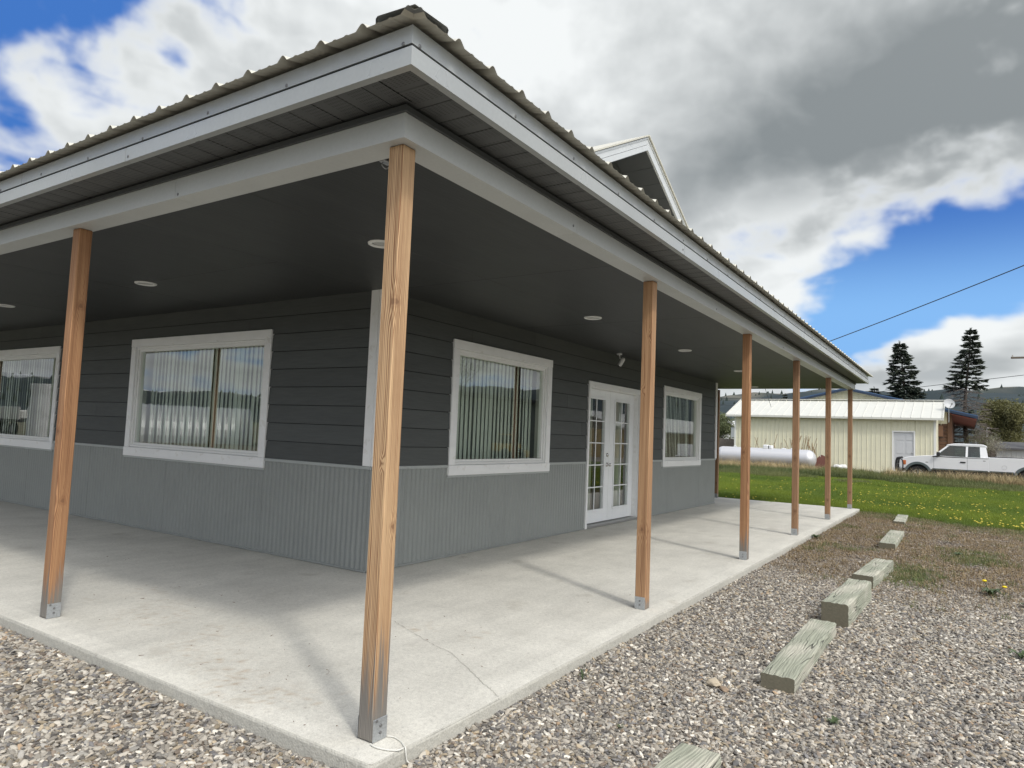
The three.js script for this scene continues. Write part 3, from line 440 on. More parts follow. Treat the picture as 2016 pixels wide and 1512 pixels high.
{
  const slab = thing('porch_slab', 'pale grey concrete porch slab with a crack and brown scuffs'); slab.userData.kind = 'structure';
  const patch = (x0, x1, z0, z1, st) => {
    const nx = Math.max(1, Math.round((x1 - x0) / st)), nz = Math.max(1, Math.round((z0 - z1) / st)), pos = [], nor = [], uv = [], col = [], idx = [];
    for (let j = 0; j <= nz; j++) for (let i = 0; i <= nx; i++) { const x = mix(x0, x1, i / nx), z = mix(z0, z1, j / nz); const edge = x <= SX0 + 0.013 || z >= SZ0 - 0.013 || x >= SX1 - 0.013; pos.push(x, edge ? 0 : 0.0022 * fbm(x * 1.3 + 8, z * 1.3 + 8, 3), z); nor.push(0, 1, 0); uv.push(x, z); col.push(...slabTone(x, z)); }
    for (let j = 0; j < nz; j++) for (let i = 0; i < nx; i++) { const a = j * (nx + 1) + i, b = a + 1, c = a + nx + 1, d = c + 1; idx.push(a, b, c, b, d, c); }
    const g = new THREE.BufferGeometry(); g.setAttribute('position', new THREE.Float32BufferAttribute(pos, 3)); g.setAttribute('normal', new THREE.Float32BufferAttribute(nor, 3)); g.setAttribute('uv', new THREE.Float32BufferAttribute(uv, 2)); g.setAttribute('color', new THREE.Float32BufferAttribute(col, 3)); g.setIndex(idx); return g;
  };
  const e = 0.012;
  mesh('slab_top', [patch(SX0 + e, 6, SZ0 - e, -2.7, 0.025), patch(SX0 + e, 2.7, -2.7, -8, 0.03), patch(6, SX1 - e, SZ0 - e, -2.7, 0.06), patch(SX0 + e, 2.7, -8, SZ1, 0.2), patch(2.7, SX1 - e, -2.7, SZ1, 0.3)], concreteMat, slab);
  // rounded arris and side, a little uneven
  const edge = (pts) => { const P = [], prof = [[0, e], [-0.0035, e * 0.3], [-e, 0], [-0.22, -0.004]]; for (let i = 0; i + 1 < pts.length; i++) for (let k = 0; k + 1 < prof.length; k++) { const q = (t, [y, o]) => { const [x, z, nx, nz] = pts[t], w = 0.004 * fbm(x * 3 + 3, z * 3 + 7, 3) * (k + 1 > 1 ? 1 : 0) * (o < e ? 1 : 0); return [x - nx * (o - w), y, z - nz * (o - w)]; }; quad(P, q(i, prof[k]), q(i, prof[k + 1]), q(i + 1, prof[k + 1]), q(i + 1, prof[k])); } return fromTris(P, (p, nx, ny, nz) => [p[0] + p[2], p[1] * 1.0 + 0.3]); };
  const pts = []; for (let z = SZ1; z < SZ0 - 0.05; z += 0.08) pts.push([SX0, z, -1, 0]); const rc = 0.04; for (let i = 0; i <= 6; i++) { const a = i / 6 * Math.PI / 2; pts.push([SX0 + rc - rc * Math.cos(a), SZ0 - rc + rc * Math.sin(a), -Math.cos(a), Math.sin(a)]); } for (let x = SX0 + 0.06; x < SX1; x += 0.08) pts.push([x, SZ0, 0, 1]); pts.push([SX1, SZ0, 0.7, 0.7]); pts.push([SX1, SZ1, 1, 0]);
  const side = mesh('slab_edge', edge(pts), concreteSideMat, slab);
  const crackMat = std([0.2, 0.185, 0.16], { roughness: 1 });
  const crack = (line, w) => { const r = rng(line.length * 13), P = [], C = []; for (let i = 0; i + 1 < line.length; i++) for (let k = 0; k < 12; k++) { const t = k / 12; C.push([mix(line[i][0], line[i + 1][0], t) + (r() - 0.5) * 0.012, mix(line[i][1], line[i + 1][1], t) + (r() - 0.5) * 0.012]); } for (let i = 0; i + 1 < C.length; i++) { const [x0, z0] = C[i], [x1, z1] = C[i + 1], L = Math.hypot(x1 - x0, z1 - z0), nx = -(z1 - z0) / L * w * (0.4 + r()), nz = (x1 - x0) / L * w * (0.4 + r()); quad(P, [x0 - nx, 0.0032, z0 - nz], [x1 - nx, 0.0032, z1 - nz], [x1 + nx, 0.0032, z1 + nz], [x0 + nx, 0.0032, z0 + nz]); } return fromTris(P); };
  mesh('crack', crack([[1.494, -1.255], [1.369, -0.979], [1.26, -0.712], [1.195, -0.505], [1.02, -0.231], [0.902, -0.058], [0.833, 0.057], [0.785, 0.128]], 0.0011), crackMat, slab);
  mesh('crack', crack([[0.64, -3.2], [0.75, -2.9], [0.86, -2.5]], 0.0007), crackMat, slab);
  mesh('crack', crack([[1.26, -0.712], [1.42, -0.6], [1.66, -0.55]], 0.0006), crackMat, slab);
}

// ---------------------------------------------------------------- ground
const GY = -0.062;
const lawnEdge = (z) => { const v = -z; const pts = [[-12, 10.5], [-3.0, 13.44], [-2.11, 13.93], [-1.18, 14.62], [-0.13, 15.14], [0.2, 15.14], [30, 15.14]]; for (let i = 0; i + 1 < pts.length; i++) if (v <= pts[i + 1][0]) return mix(pts[i][1], pts[i + 1][1], clamp((v - pts[i][0]) / (pts[i + 1][0] - pts[i][0]))); return 15.14; };
const gh = (x, z) => GY + 0.012 * fbm(x * 0.9 + 70, z * 0.9 + 70, 3) - 0.004;
const dirtiness = (x, z) => smooth(4.4, 8.2, x + 1.5 * fbm(x * 0.6 + 11, z * 0.6 + 3, 4) + 0.25 * (z - 1.5));
{
  const gmap = tex(1024, 1024, (u, v) => { const a = fbm(u * 5, v * 5, 4, 5), b = pnoise(u * 110, v * 110, 110, 110), c = pnoise(u * 220 + 3, v * 220, 220, 220); const k = clamp(0.62 + 0.5 * b + 0.4 * c + 0.2 * a, 0.12, 1.3); const t = fbm(u * 60, v * 60, 2, 60); return [0.37 * k * (1 + 0.1 * t), 0.338 * k, 0.295 * k * (1 - 0.1 * t)]; }, 1 / 2.1, 1 / 2.1);
  const gb = tex(512, 512, (u, v) => 0.5 + 0.5 * fbm(u * 60, v * 60, 3, 60), 1 / 1.05, 1 / 1.05, true);
  const nearMat = std(0xffffff, { map: gmap, bumpMap: gb, bumpScale: 0.012, roughness: 0.95, vertexColors: true });
  const pos = [], uv = [], col = [], idx = [], nx = 190, nz = 130, X0 = -9, X1 = 16.4, Z0 = 11, Z1 = -12;
  for (let j = 0; j <= nz; j++) for (let i = 0; i <= nx; i++) { const x = mix(X0, X1, i / nx), z = mix(Z0, Z1, j / nz), d = dirtiness(x, z), n = fbm(x * 2.2, z * 2.2 + 40, 4); pos.push(x, gh(x, z), z); uv.push(x, z); const br = mix3([0.95, 0.95, 0.95], [0.74 + 0.16 * n, 0.60 + 0.14 * n, 0.47 + 0.12 * n], d); col.push(...br); }
  for (let j = 0; j < nz; j++) for (let i = 0; i < nx; i++) { const a = j * (nx + 1) + i, b = a + 1, c = a + nx + 1, d = c + 1; idx.push(a, b, c, b, d, c); }
  const g = new THREE.BufferGeometry(); g.setAttribute('position', new THREE.Float32BufferAttribute(pos, 3)); g.setAttribute('uv', new THREE.Float32BufferAttribute(uv, 2)); g.setAttribute('color', new THREE.Float32BufferAttribute(col, 3)); g.setIndex(idx); g.computeVertexNormals();
  struct('gravel_yard', g, nearMat, 'gravel yard around the concrete porch, turning to brown dirt by the lawn');
}
// loose stones
{
  const warp = (g, s) => { g = mergeVertices(g.deleteAttribute('normal').deleteAttribute('uv')); const p = g.attributes.position; for (let i = 0; i < p.count; i++) { const x = p.getX(i), y = p.getY(i), z = p.getZ(i), k = 1 + 0.34 * pnoise(x * 1.7 + s, y * 1.7 + z * 1.3) + 0.14 * pnoise(x * 4 + s, z * 4 + y * 2); p.setXYZ(i, x * k, y * k, z * k); } g.computeVertexNormals(); return g; };
  const flat = (g) => { const q = g.toNonIndexed(); q.computeVertexNormals(); return q; };
  const pal = [[0.47, 0.43, 0.365], [0.30, 0.272, 0.232], [0.14, 0.128, 0.115], [0.38, 0.315, 0.225], [0.66, 0.62, 0.54], [0.19, 0.182, 0.178], [0.43, 0.385, 0.32], [0.235, 0.19, 0.15], [0.345, 0.325, 0.29], [0.36, 0.26, 0.17]];
  const wts = [0.17, 0.33, 0.45, 0.55, 0.63, 0.73, 0.84, 0.91, 0.985, 1];
  const stoneMat = std(0xffffff, { roughness: 0.86 });
  const scatter = (name, label, geo, count, seed, area, size) => {
    const r = rng(seed), m = new THREE.InstancedMesh(geo, stoneMat, count), M = new THREE.Matrix4(), q = new THREE.Quaternion(), E = new THREE.Euler(), s = new THREE.Vector3(), p = new THREE.Vector3(), c = new THREE.Color(); let n = 0, tries = 0;
    while (n < count && tries++ < count * 6) {
      const a = area(r); if (!a) continue; const [x, z, dim] = a; const rad = (size[0] + (size[1] - size[0]) * Math.pow(r(), 2.4)) * dim;
      if (x > SX0 - rad && z < SZ0 + rad && x < SX1) continue;
      E.set(r() * 6.3, r() * 6.3, r() * 6.3); q.setFromEuler(E); const fl = r();
      q.setFromEuler(E.set((r() - 0.5) * 1.1, r() * 6.3, (r() - 0.5) * 1.1)); s.set(rad * (0.85 + 0.95 * r()), rad * (0.32 + 0.38 * fl), rad * (0.65 + 0.45 * r())); p.set(x, gh(x, z) + rad * (0.05 + 0.6 * r()), z);
      m.setMatrixAt(n, M.compose(p, q, s)); const t = r(), k = wts.findIndex((w) => t <= w), v = 0.5 + 0.6 * r(), d = dirtiness(x, z) * 0.55; let cc = mix3(pal[k].map((w) => w * v), [0.19 * v, 0.15 * v, 0.115 * v], d); m.setColorAt(n, c.setRGB(...cc)); n++;
    }
    m.count = n; m.name = numbered(name); m.castShadow = m.receiveShadow = true; scene.add(m); tag(m, label, 'gravel', null, 'stuff'); return m;
  };
  const g1 = warp(new THREE.IcosahedronGeometry(1, 1), 3.3), g0 = flat(warp(new THREE.IcosahedronGeometry(1, 1), 8.1)), gl = flat(warp(new THREE.IcosahedronGeometry(1, 0), 5.1));
  scatter('gravel', 'loose mixed gravel left of the corner post', g0, 120000, 21, (r) => { const x = -2.9 + r() * 2.75, z = 1.2 - r() * 5.6; return z < -3.4 && x < -2.2 ? null : [x, z, 1]; }, [0.0035, 0.0155]);
  scatter('gravel', 'loose mixed gravel between the slab edge and the near timbers', g0, 185000, 22, (r) => { const x = -1.1 + Math.pow(r(), 1.25) * 7.2, z = 0.14 + r() * 3.3; return z > 2.4 + 0.09 * (x + 2.29) + 0.5 ? null : [x, z, 1]; }, [0.0032, 0.0135]);
  scatter('gravel', 'sparse dusty stones in the brown dirt before the lawn', gl, 80000, 23, (r) => { const x = 5.2 + r() * 9.6, z = 0.14 + r() * 3.6; if (x > lawnEdge(z) - 0.2 || r() < dirtiness(x, z) * 0.72) return null; return [x, z, 0.8 + 0.5 * dirtiness(x, z)]; }, [0.0045, 0.0135]);
  scatter('gravel', 'thinner gravel spread farther along the left side of the porch', gl, 38000, 24, (r) => { const x = -5.6 + r() * 5.45, z = 2.5 - r() * 12.5; return (x > -2.9 && z < 1.2 && z > -4.4) || z > 1.2 && x > -3.2 ? null : [x, z, 1.15]; }, [0.005, 0.0155]);
  scatter('gravel', 'thinner gravel spread out to the right of the timbers', gl, 62000, 25, (r) => { const x = -2.2 + r() * 15.5, z = 2.7 + r() * 4.2; if (x > lawnEdge(z) - 0.2 || r() < dirtiness(x, z) * 0.6 || z < 2.9 + 0.09 * (x + 2.29) && x > -1.1) return null; return [x, z, 1.15]; }, [0.005, 0.0145]);
  // two rocks that stand out
  for (const [x, z, s, lab, c] of [[1.872, 0.908, 0.045, 'flat pale tan stone lying on the gravel near the closest full timber', [0.46, 0.39, 0.29]], [1.83, 0.98, 0.03, 'small brown stone beside the flat tan stone', [0.27, 0.2, 0.14]]]) { const m = mesh('stone', warp(new THREE.IcosahedronGeometry(1, 2), 1.2 + s * 30), std(c, { roughness: 0.9, bumpMap: orange, bumpScale: 0.003 })); m.position.set(x, gh(x, z) + s * 0.45, z); m.scale.set(s * 1.25, s * 0.42, s * 0.85); m.rotation.y = 0.6; tag(m, lab, 'stone'); }
}
// ---------------------------------------------------------------- treated timbers used as wheel stops
{
  const tmap = tex(512, 1024, (u, v) => { const y = v * 2, X = u * 10; let g = u * 46 + 2.2 * fbm(u * 7, v * 3, 3, 7, 3); const s = Math.pow(0.5 + 0.5 * Math.sin(g * 6.283), 2), b = fbm(u * 4, v * 5, 4, 4, 5), f = pnoise(u * 200, v * 14, 200, 14); let k = 0.92 - 0.26 * s + 0.16 * b + 0.14 * f; let c = mix3([0.37, 0.385, 0.30], [0.47, 0.455, 0.375], smooth(-0.25, 0.4, b)); c = c.map((q) => q * k); const ck = pnoise(u * 18 + 0.8 * fbm(u * 3, v * 5, 3, 3, 5), v * 2.0, 18, 2); if (Math.abs(ck) < 0.045 && fbm(u * 5 + 2, v * 4, 2, 5, 4) > 0.02) c = c.map((q) => q * 0.2); return c; }, 1 / 0.76, 1 / 1.9);
  const tb = tex(256, 512, (u, v) => { const ck = pnoise(u * 18 + 0.8 * fbm(u * 3, v * 5, 3, 3, 5), v * 2.0, 18, 2); return clamp(0.6 + 0.3 * Math.sin(6.283 * (u * 46 + 2.2 * fbm(u * 7, v * 3, 3, 7, 3))) * 0.5 - (Math.abs(ck) < 0.05 ? 0.5 : 0)); }, 1 / 0.76, 1 / 1.9, true);
  const timberMat = std(0xffffff, { map: tmap, bumpMap: tb, bumpScale: 0.006, roughness: 0.88 });
  const endMap = tex(256, 256, (u, v) => { const x = u - 0.52, y = v - 0.38, d = Math.hypot(x, y) + 0.02 * fbm(u * 5, v * 5, 3, 5), s = 0.5 + 0.5 * Math.sin(d * 150), an = Math.atan2(y, x); let k = 0.75 - 0.3 * s + 0.15 * fbm(u * 14, v * 14, 3, 14); if (Math.abs(an + 1.2 + 0.3 * Math.sin(d * 9)) < 0.025 && d > 0.06 && d < 0.42) k *= 0.45; return [0.23 * k, 0.21 * k, 0.15 * k]; });
  const endMat = std(0xffffff, { map: endMap, roughness: 0.95 });
  const list = [
    [0.72, 1.165, 0.10, 0.14, 0.185, 0.022, -2.0, 'timber wheel stop cut off by the bottom of the picture', -1.6, 11],
    [2.04, 1.225, 1.58, 0.15, 0.19, 0.022, 0.3, 'cracked grey green timber wheel stop lying nearest, its front end split', 0, 12],
    [3.89, 1.26, 1.26, 0.19, 0.2, 0.112, -1.6, 'tallest timber wheel stop with clear end grain, behind the split one', 0, 13],
    [5.74, 1.25, 1.36, 0.17, 0.2, 0.062, -3.2, 'timber wheel stop tucked behind the tallest one, grass on its right', 0, 14],
    [9.01, 1.195, 1.92, 0.15, 0.21, 0.026, 0.5, 'greenish timber wheel stop with a notched side, alone in the dirt', 0, 15],
    [12.88, 1.065, 1.68, 0.14, 0.195, 0.0, 1.5, 'pale timber wheel stop farthest away at the edge of the lawn', 0, 16]];
  for (const [x, z, L, h, w, top, deg, lab, start, seed] of list) {
    const t = thing('timber', lab, 'timber', [x, top - h, z], deg * D2R, 'treated timbers laid as wheel stops along the porch');
    const S = start || 0, n = Math.max(8, Math.round((L - S) / 0.045)), prof = [], cr = 0.012; // rounded square section
    for (const [cx, cy, a0] of [[w / 2 - cr, h - cr, 0], [-w / 2 + cr, h - cr, 90], [-w / 2 + cr, cr, 180], [w / 2 - cr, cr, 270]]) for (let k = 0; k < 3; k++) { const a = (a0 + k * 45) * D2R; prof.push([cx + cr * Math.cos(a), cy + cr * Math.sin(a)]); }
    const sub = []; for (let i = 0; i < prof.length; i++) { const A = prof[i], B = prof[(i + 1) % prof.length], m = Math.max(1, Math.round(Math.hypot(B[0] - A[0], B[1] - A[1]) / 0.018)); for (let k = 0; k < m; k++) sub.push([mix(A[0], B[0], k / m), mix(A[1], B[1], k / m)]); }
    const pos = [], uv = [], idx = [], m = sub.length; let per = 0; const arc = sub.map((p, i) => { const o = per; const q = sub[(i + 1) % m]; per += Math.hypot(q[0] - p[0], q[1] - p[1]); return o; });
    const off = (s, i, zz, yy) => { const split = 0.004 * Math.exp(-((((i / m) * 8 + seed) % 2 - 1) ** 2) * 18) * (seed === 12 ? smooth(0.75, 0, s - S) : 0.25); return -0.006 * fbm(s * 3 + seed, i * 0.5 + seed * 3, 3) - split - 0.004 * pnoise(i * 0.9 + seed, s * 2) - (seed === 15 && s > 0.85 && s < 1.05 && zz > 0.02 && yy > 0.5 * h ? 0.02 : 0); };
    for (let j = 0; j <= n; j++) for (let i = 0; i <= m; i++) { const ii = i % m, s = mix(S, L, j / n), [zz, yy] = sub[ii], l = Math.hypot(zz, yy - h / 2), o = off(s, ii, zz, yy), jag = (j === 0 || j === n) ? 0.006 * pnoise(ii * 1.3, seed) : 0; pos.push(s + jag, yy + (yy - h / 2) / l * o, zz + zz / l * o); uv.push((i === m ? per : arc[ii]) + seed * 0.13, s + seed * 0.41); }
    for (let j = 0; j < n; j++) for (let i = 0; i < m; i++) { const a = j * (m + 1) + i, b = a + 1, c = a + m + 1, d = c + 1; idx.push(a, c, b, b, c, d); }
    const g = new THREE.BufferGeometry(); g.setAttribute('position', new THREE.Float32BufferAttribute(pos, 3)); g.setAttribute('uv', new THREE.Float32BufferAttribute(uv, 2)); g.setIndex(idx); g.computeVertexNormals();
    mesh('beam_body', toCreasedNormals(g, 0.7), timberMat, t);
    for (const j of [0, n]) { const P = []; const c = [j ? L : S, h / 2, 0], at = (i) => { const k = (j * (m + 1) + (i % m)) * 3; return [pos[k], pos[k + 1], pos[k + 2]]; }; for (let i = 0; i < m; i++) j ? P.push(c, at(i + 1), at(i)) : P.push(c, at(i), at(i + 1)); const eg = fromTris(P, (p) => [p[2] / w + 0.5, p[1] / h]); { const na = eg.attributes.normal; for (let q = 0; q < na.count; q++) na.setXYZ(q, j ? 1 : -1, 0, 0); } mesh('end_grain', eg, endMat, t); }
  }
}
// ---------------------------------------------------------------- fittings and small things on the porch
{
  const ringMat = std([0.72, 0.72, 0.7], { roughness: 0.5 }), lensMat = std([0.42, 0.42, 0.4], { roughness: 0.4 });
  const ring = new THREE.LatheGeometry([[0.07, 0.014], [0.075, 0.002], [0.09, 0], [0.098, 0.004], [0.1, 0.012]].map(([x, y]) => new THREE.Vector2(x, y)), 32), lens = new THREE.LatheGeometry([[0, 0.011], [0.05, 0.0115], [0.0705, 0.013]].map(([x, y]) => new THREE.Vector2(x, y)), 32);
  const lamps = [[1.3, -1.38, 'round recessed light in the ceiling just behind the corner post'], [1.36, -4.6, 'round recessed light in the left ceiling before the wide window'], [1.37, -7.78, 'round recessed light at the left edge of the picture'], [4.62, -1.34, 'round recessed light right of the near right window'], [7.6, -1.32, 'round recessed light in the ceiling past the double door'], [10.69, -1.36, 'small looking recessed light between the third and fourth posts'], [14.4, -2.02, 'farthest recessed light, flat white oval by the end of the porch']];
  for (const [x, z, lab] of lamps) { const t = thing('recessed_light', lab, 'ceiling light', [x, HH - 0.0125, z], 0, 'recessed lights in the porch ceiling'); mesh('trim_ring', ring, ringMat, t); mesh('lens', lens, lensMat, t); }
  // security camera under the ceiling
  const cam = thing('security_camera', 'small white security camera under the ceiling left of the second post', 'camera', [7.76, HH, -2.44]);
  const cw = std([0.7, 0.7, 0.7], { roughness: 0.4 });
  mesh('ceiling_mount', [new THREE.LatheGeometry([[0, -0.022], [0.03, -0.02], [0.046, -0.006], [0.046, -0.001]].map(([x, y]) => new THREE.Vector2(x, y)), 20)], cw, cam);
  mesh('bracket_arm', [rod([0, -0.02, 0], [-0.005, -0.085, 0.02], 0.009, 0.009, 8)], cw, cam);
  const body = mesh('housing', [new THREE.CapsuleGeometry(0.034, 0.09, 6, 14).rotateX(0.55).translate(-0.012, -0.135, 0.045)], cw, cam); mesh('camera_lens', [new THREE.CylinderGeometry(0.026, 0.026, 0.012, 16).rotateX(0.55).translate(-0.012, -0.196, 0.008)], std([0.02, 0.02, 0.022], { roughness: 0.15 }), cam);
  // light-coloured clip on the ceiling near the corner post
  const clip = thing('ceiling_clip', 'small metal clip under the ceiling beside the corner post top', 'clip', [0.17, HH, -0.27]); mesh('clip_plate', [cb(-0.03, 0.03, -0.012, -0.001, -0.02, 0.02, 0.003)], galvMat, clip); mesh('clip_hook', [tube([[-0.02, -0.012, 0], [-0.028, -0.03, 0], [0.0, -0.04, 0], [0.022, -0.026, 0]], 0.003, 14, 5)], galvMat, clip);
  // white cord at the foot of the corner post
  const cordMat = std([0.66, 0.65, 0.6], { roughness: 0.6 });
  const cord = thing('extension_cord', 'thin white cord looped at the foot of the corner post and over the slab edge', 'cord', [0, 0, 0]);
  mesh('strand', [tube([[-0.012, 0.006, 0.004], [-0.02, 0.006, 0.038], [-0.006, 0.006, 0.101], [0.018, 0.007, 0.138], [0.047, 0.006, 0.139]], 0.0033, 40, 6)], cordMat, cord);
  mesh('strand', [tube([[0.093, 0.005, 0.006], [0.102, 0.005, 0.033], [0.09, 0.005, 0.082], [0.066, 0.006, 0.125], [0.055, 0.004, 0.143], [0.053, -0.02, 0.15], [0.06, -0.05, 0.154], [0.07, -0.056, 0.19]], 0.0028, 48, 6)], cordMat, cord);
  // dry twig bits on the concrete
  const r = rng(44), twigMat = std([0.17, 0.11, 0.07], { roughness: 0.95 });
  const bits = []; for (let i = 0; i < 70; i++) { const sp = stains[Math.floor(r() * stains.length)]; const left = r() < 0.75; const x = left ? sp[0] + (r() - 0.5) * 0.9 : r() * 4, z = left ? -sp[1] + (r() - 0.5) * 1.1 : -r() * 2.2; if (x < SX0 + 0.05 || z > SZ0 - 0.05 || (x > 2.5 && z < -2.5)) continue; const L = 0.006 + 0.03 * r() * r(), a = r() * 6.3; bits.push(rod([x, 0.0035, z], [x + L * Math.cos(a), 0.0045 + 0.003 * r(), z + L * Math.sin(a)], 0.0012 + 0.0012 * r(), 0.0008, 5)); }
  tag(mesh('dry_twigs', bits, twigMat), 'tiny dry twig bits scattered on the concrete porch', 'litter', null, 'stuff');
  // blinds and curtains behind the glass
  const slatMat = phys([0.80, 0.83, 0.74], { roughness: 0.9, transmission: 0.3, thickness: 0, side: THREE.DoubleSide });
  const railMat = std([0.6, 0.6, 0.57], { roughness: 0.6 });
  const blind = (side, a0, a1, y0, y1, ang, lab, seed) => {
    const t = thing('vertical_blind', lab, 'blind', side === 'R' ? [a0, 0, DZ - 0.19] : [DU + 0.19, 0, -a0], side === 'R' ? 0 : Math.PI / 2), L = a1 - a0, w = 0.089, q = rng(seed);
    mesh('headrail', [cb(0, L, y1, y1 + 0.035, -0.025, 0.025, 0.004)], railMat, t);
    const P = []; const segs = 6; for (let i = 0; i < segs; i++) { const f = (k) => [w * (k / segs - 0.5), 0.006 * (1 - ((k / segs - 0.5) * 2) ** 2)]; const [x0, d0] = f(i), [x1, d1] = f(i + 1); quad(P, [x0, 0, d0], [x1, 0, d1], [x1, y1 - y0, d1], [x0, y1 - y0, d0]); } const sg = fromTris(P); sg.computeVertexNormals();
    for (let x = 0.04; x < L - 0.03; x += 0.083) { const s = mesh('slat', sg, slatMat, t); s.position.set(x, y0, (q() - 0.5) * 0.004); s.rotation.y = (ang + (q() - 0.5) * 16) * D2R; s.rotation.z = (q() - 0.5) * 0.012; }
  };
  blind('R', 3.78, 5.72, 0.95, 2.3, 16, 'pale vertical blind behind the near right window', 3);
  blind('R', 10.13, 12.1, 0.95, 2.3, 14, 'pale vertical blind behind the far right window', 4);
  blind('L', 4.22, 6.86, 0.95, 2.3, -15, 'pale vertical blind behind the wide left window', 6);
  blind('L', 9.0, 11.6, 0.95, 2.3, -18, 'pale vertical blind behind the window at the left edge', 7);
  const sheer = phys([0.6, 0.6, 0.56], { roughness: 1, transmission: 0.35, thickness: 0, side: THREE.DoubleSide });
  for (const [x0, x1, lab, sd] of [[7.18, 7.62, 'white curtain behind the left door leaf', 1], [8.12, 8.72, 'white curtain behind the right door leaf', 2]]) { const P = [], n = 60; const f = (k) => [mix(x0, x1, k / n), 0.018 * Math.sin(k * 0.9 + sd) + 0.01 * Math.sin(k * 0.37 + sd * 2)]; for (let i = 0; i < n; i++) { const [a, d0] = f(i), [b, d1] = f(i + 1); quad(P, [a, 0.1, d0 * 1.5], [b, 0.1, d1 * 1.5], [b, 2.0, d1], [a, 2.0, d0]); } const g = fromTris(P); const m = mesh('curtain', g, sheer); m.position.set(0, 0, DZ - 0.24); tag(m, lab, 'curtain'); }
}

// ---------------------------------------------------------------- land to the horizon
{
  const fmap = tex(1024, 1024, (u, v) => { const a = fbm(u * 6, v * 6, 6, 6), b = pnoise(u * 160, v * 160, 160, 160), c = fbm(u * 30, v * 30, 3, 30); const k = 0.85 + 0.3 * c + 0.25 * b; const g = smooth(-0.1, 0.25, a); const q = mix3([0.21, 0.185, 0.125], [0.10, 0.125, 0.05], g); return q.map((w) => w * k); }, 1 / 24, 1 / 24);
  const pos = [], uv = [], idx = [], rings = [0, 4, 10, 20, 40, 80, 160, 320, 640, 1400, 3000, 6500], n = 64;
  for (let j = 0; j < rings.length; j++) for (let i = 0; i <= n; i++) { const a = i / n * Math.PI * 2, x = 7 + rings[j] * Math.cos(a), z = -4 + rings[j] * Math.sin(a); pos.push(x, -0.085, z); uv.push(x, z); }
  for (let j = 0; j + 1 < rings.length; j++) for (let i = 0; i < n; i++) { const a = j * (n + 1) + i, b = a + 1, c = a + n + 1, d = c + 1; idx.push(a, b, c, b, d, c); }
  const g = new THREE.BufferGeometry(); g.setAttribute('position', new THREE.Float32BufferAttribute(pos, 3)); g.setAttribute('uv', new THREE.Float32BufferAttribute(uv, 2)); g.setIndex(idx); g.computeVertexNormals();
  struct('ground', g, std(0xffffff, { map: fmap, roughness: 1 }), 'flat dry ground and fields reaching to the hills');
  // gravel lot where the truck stands
  const lotMap = tex(512, 512, (u, v) => { const b = pnoise(u * 120, v * 120, 120, 120), a = fbm(u * 5, v * 5, 4, 5); const k = 0.9 + 0.3 * b + 0.2 * a; return [0.30 * k, 0.27 * k, 0.225 * k]; }, 1 / 3, 1 / 3);
  struct('gravel_lot', fromTris([[31.5, -0.079, 26], [80, -0.079, 26], [80, -0.079, -2.0], [31.5, -0.079, 26], [80, -0.079, -2.0], [31.5, -0.079, -2.0]]), std(0xffffff, { map: lotMap, roughness: 1 }), 'pale gravel lot under the parked pickup');
  // hills all round: dark woods on the lower slopes, bare grey grass above, some snow behind
  const hp = [], hc = [], hi = [], A = 360, R = 26;
  const ridge = (az) => { const t = az * D2R; return 1 + 0.16 * Math.sin(t * 3 + 0.6) + 0.11 * Math.sin(t * 7 + 2) + 0.05 * Math.sin(t * 17) + 0.03 * Math.sin(t * 41 + 1); };
  for (let j = 0; j <= R; j++) for (let i = 0; i <= A; i++) {
    const az = i / A * 360 - 180, t = j / R, back = smooth(60, 110, Math.abs(az)), r = 420 + 2300 * t + 60 * Math.sin(az * 0.2), x = r * Math.cos(az * D2R), z = r * Math.sin(az * D2R);
    const n = fbm(x * 0.004 + 20, z * 0.004 + 20, 6), h = (Math.pow(smooth(0.02, 1, t), 1.25) * 158 * ridge(az) * (1 - 0.42 * back)) + n * 46 * smooth(0.05, 0.5, t) * (t < 1 ? 1 : 0.35);
    hp.push(x, -0.4 + h * (t < 0.01 ? 0 : 1), z);
    const w = fbm(x * 0.007 + 60, z * 0.011 + 60, 5), speck = pnoise(i * 1.9, j * 2.3), t2 = t + 0.1 * n + 0.05 * w;
    let c = mix3([0.14, 0.15, 0.07], [0.25, 0.22, 0.13], smooth(-0.1, 0.2, w));
    c = mix3(c, [0.013, 0.026, 0.03], smooth(0.12, 0.2, t2) * smooth(-0.4, -0.15, w + 0.25)); // woods, with the blue of distance haze put into their colour
    c = mix3(c, [0.135, 0.128, 0.098], smooth(0.84, 0.92, t2) * smooth(-0.1, 0.16, w + 0.14)); // bare upper slopes
    if (speck > 0.25 && t2 > 0.8) c = [0.035, 0.045, 0.038];
    if (back > 0.4) c = mix3(c, [0.72, 0.75, 0.78], smooth(0.86, 0.93, t2 + 0.08 * w) * back);
    hc.push(...c);
  }
  for (let j = 0; j < R; j++) for (let i = 0; i < A; i++) { const a = j * (A + 1) + i, b = a + 1, c = a + A + 1, d = c + 1; hi.push(a, b, c, b, d, c); }
  const hg = new THREE.BufferGeometry(); hg.setAttribute('position', new THREE.Float32BufferAttribute(hp, 3)); hg.setAttribute('color', new THREE.Float32BufferAttribute(hc, 3)); hg.setIndex(hi); hg.computeVertexNormals();
  struct('hills', hg, std(0xffffff, { vertexColors: true, roughness: 1 }), 'low wooded hills along the horizon');
  // trees dotted along the ridge line
  const rt = rng(61), cone = new THREE.ConeGeometry(1, 1, 6).translate(0, 0.5, 0), M = new THREE.Matrix4(), wood = new THREE.InstancedMesh(cone, std([0.022, 0.034, 0.028], { roughness: 1 }), 2600); let k = 0;
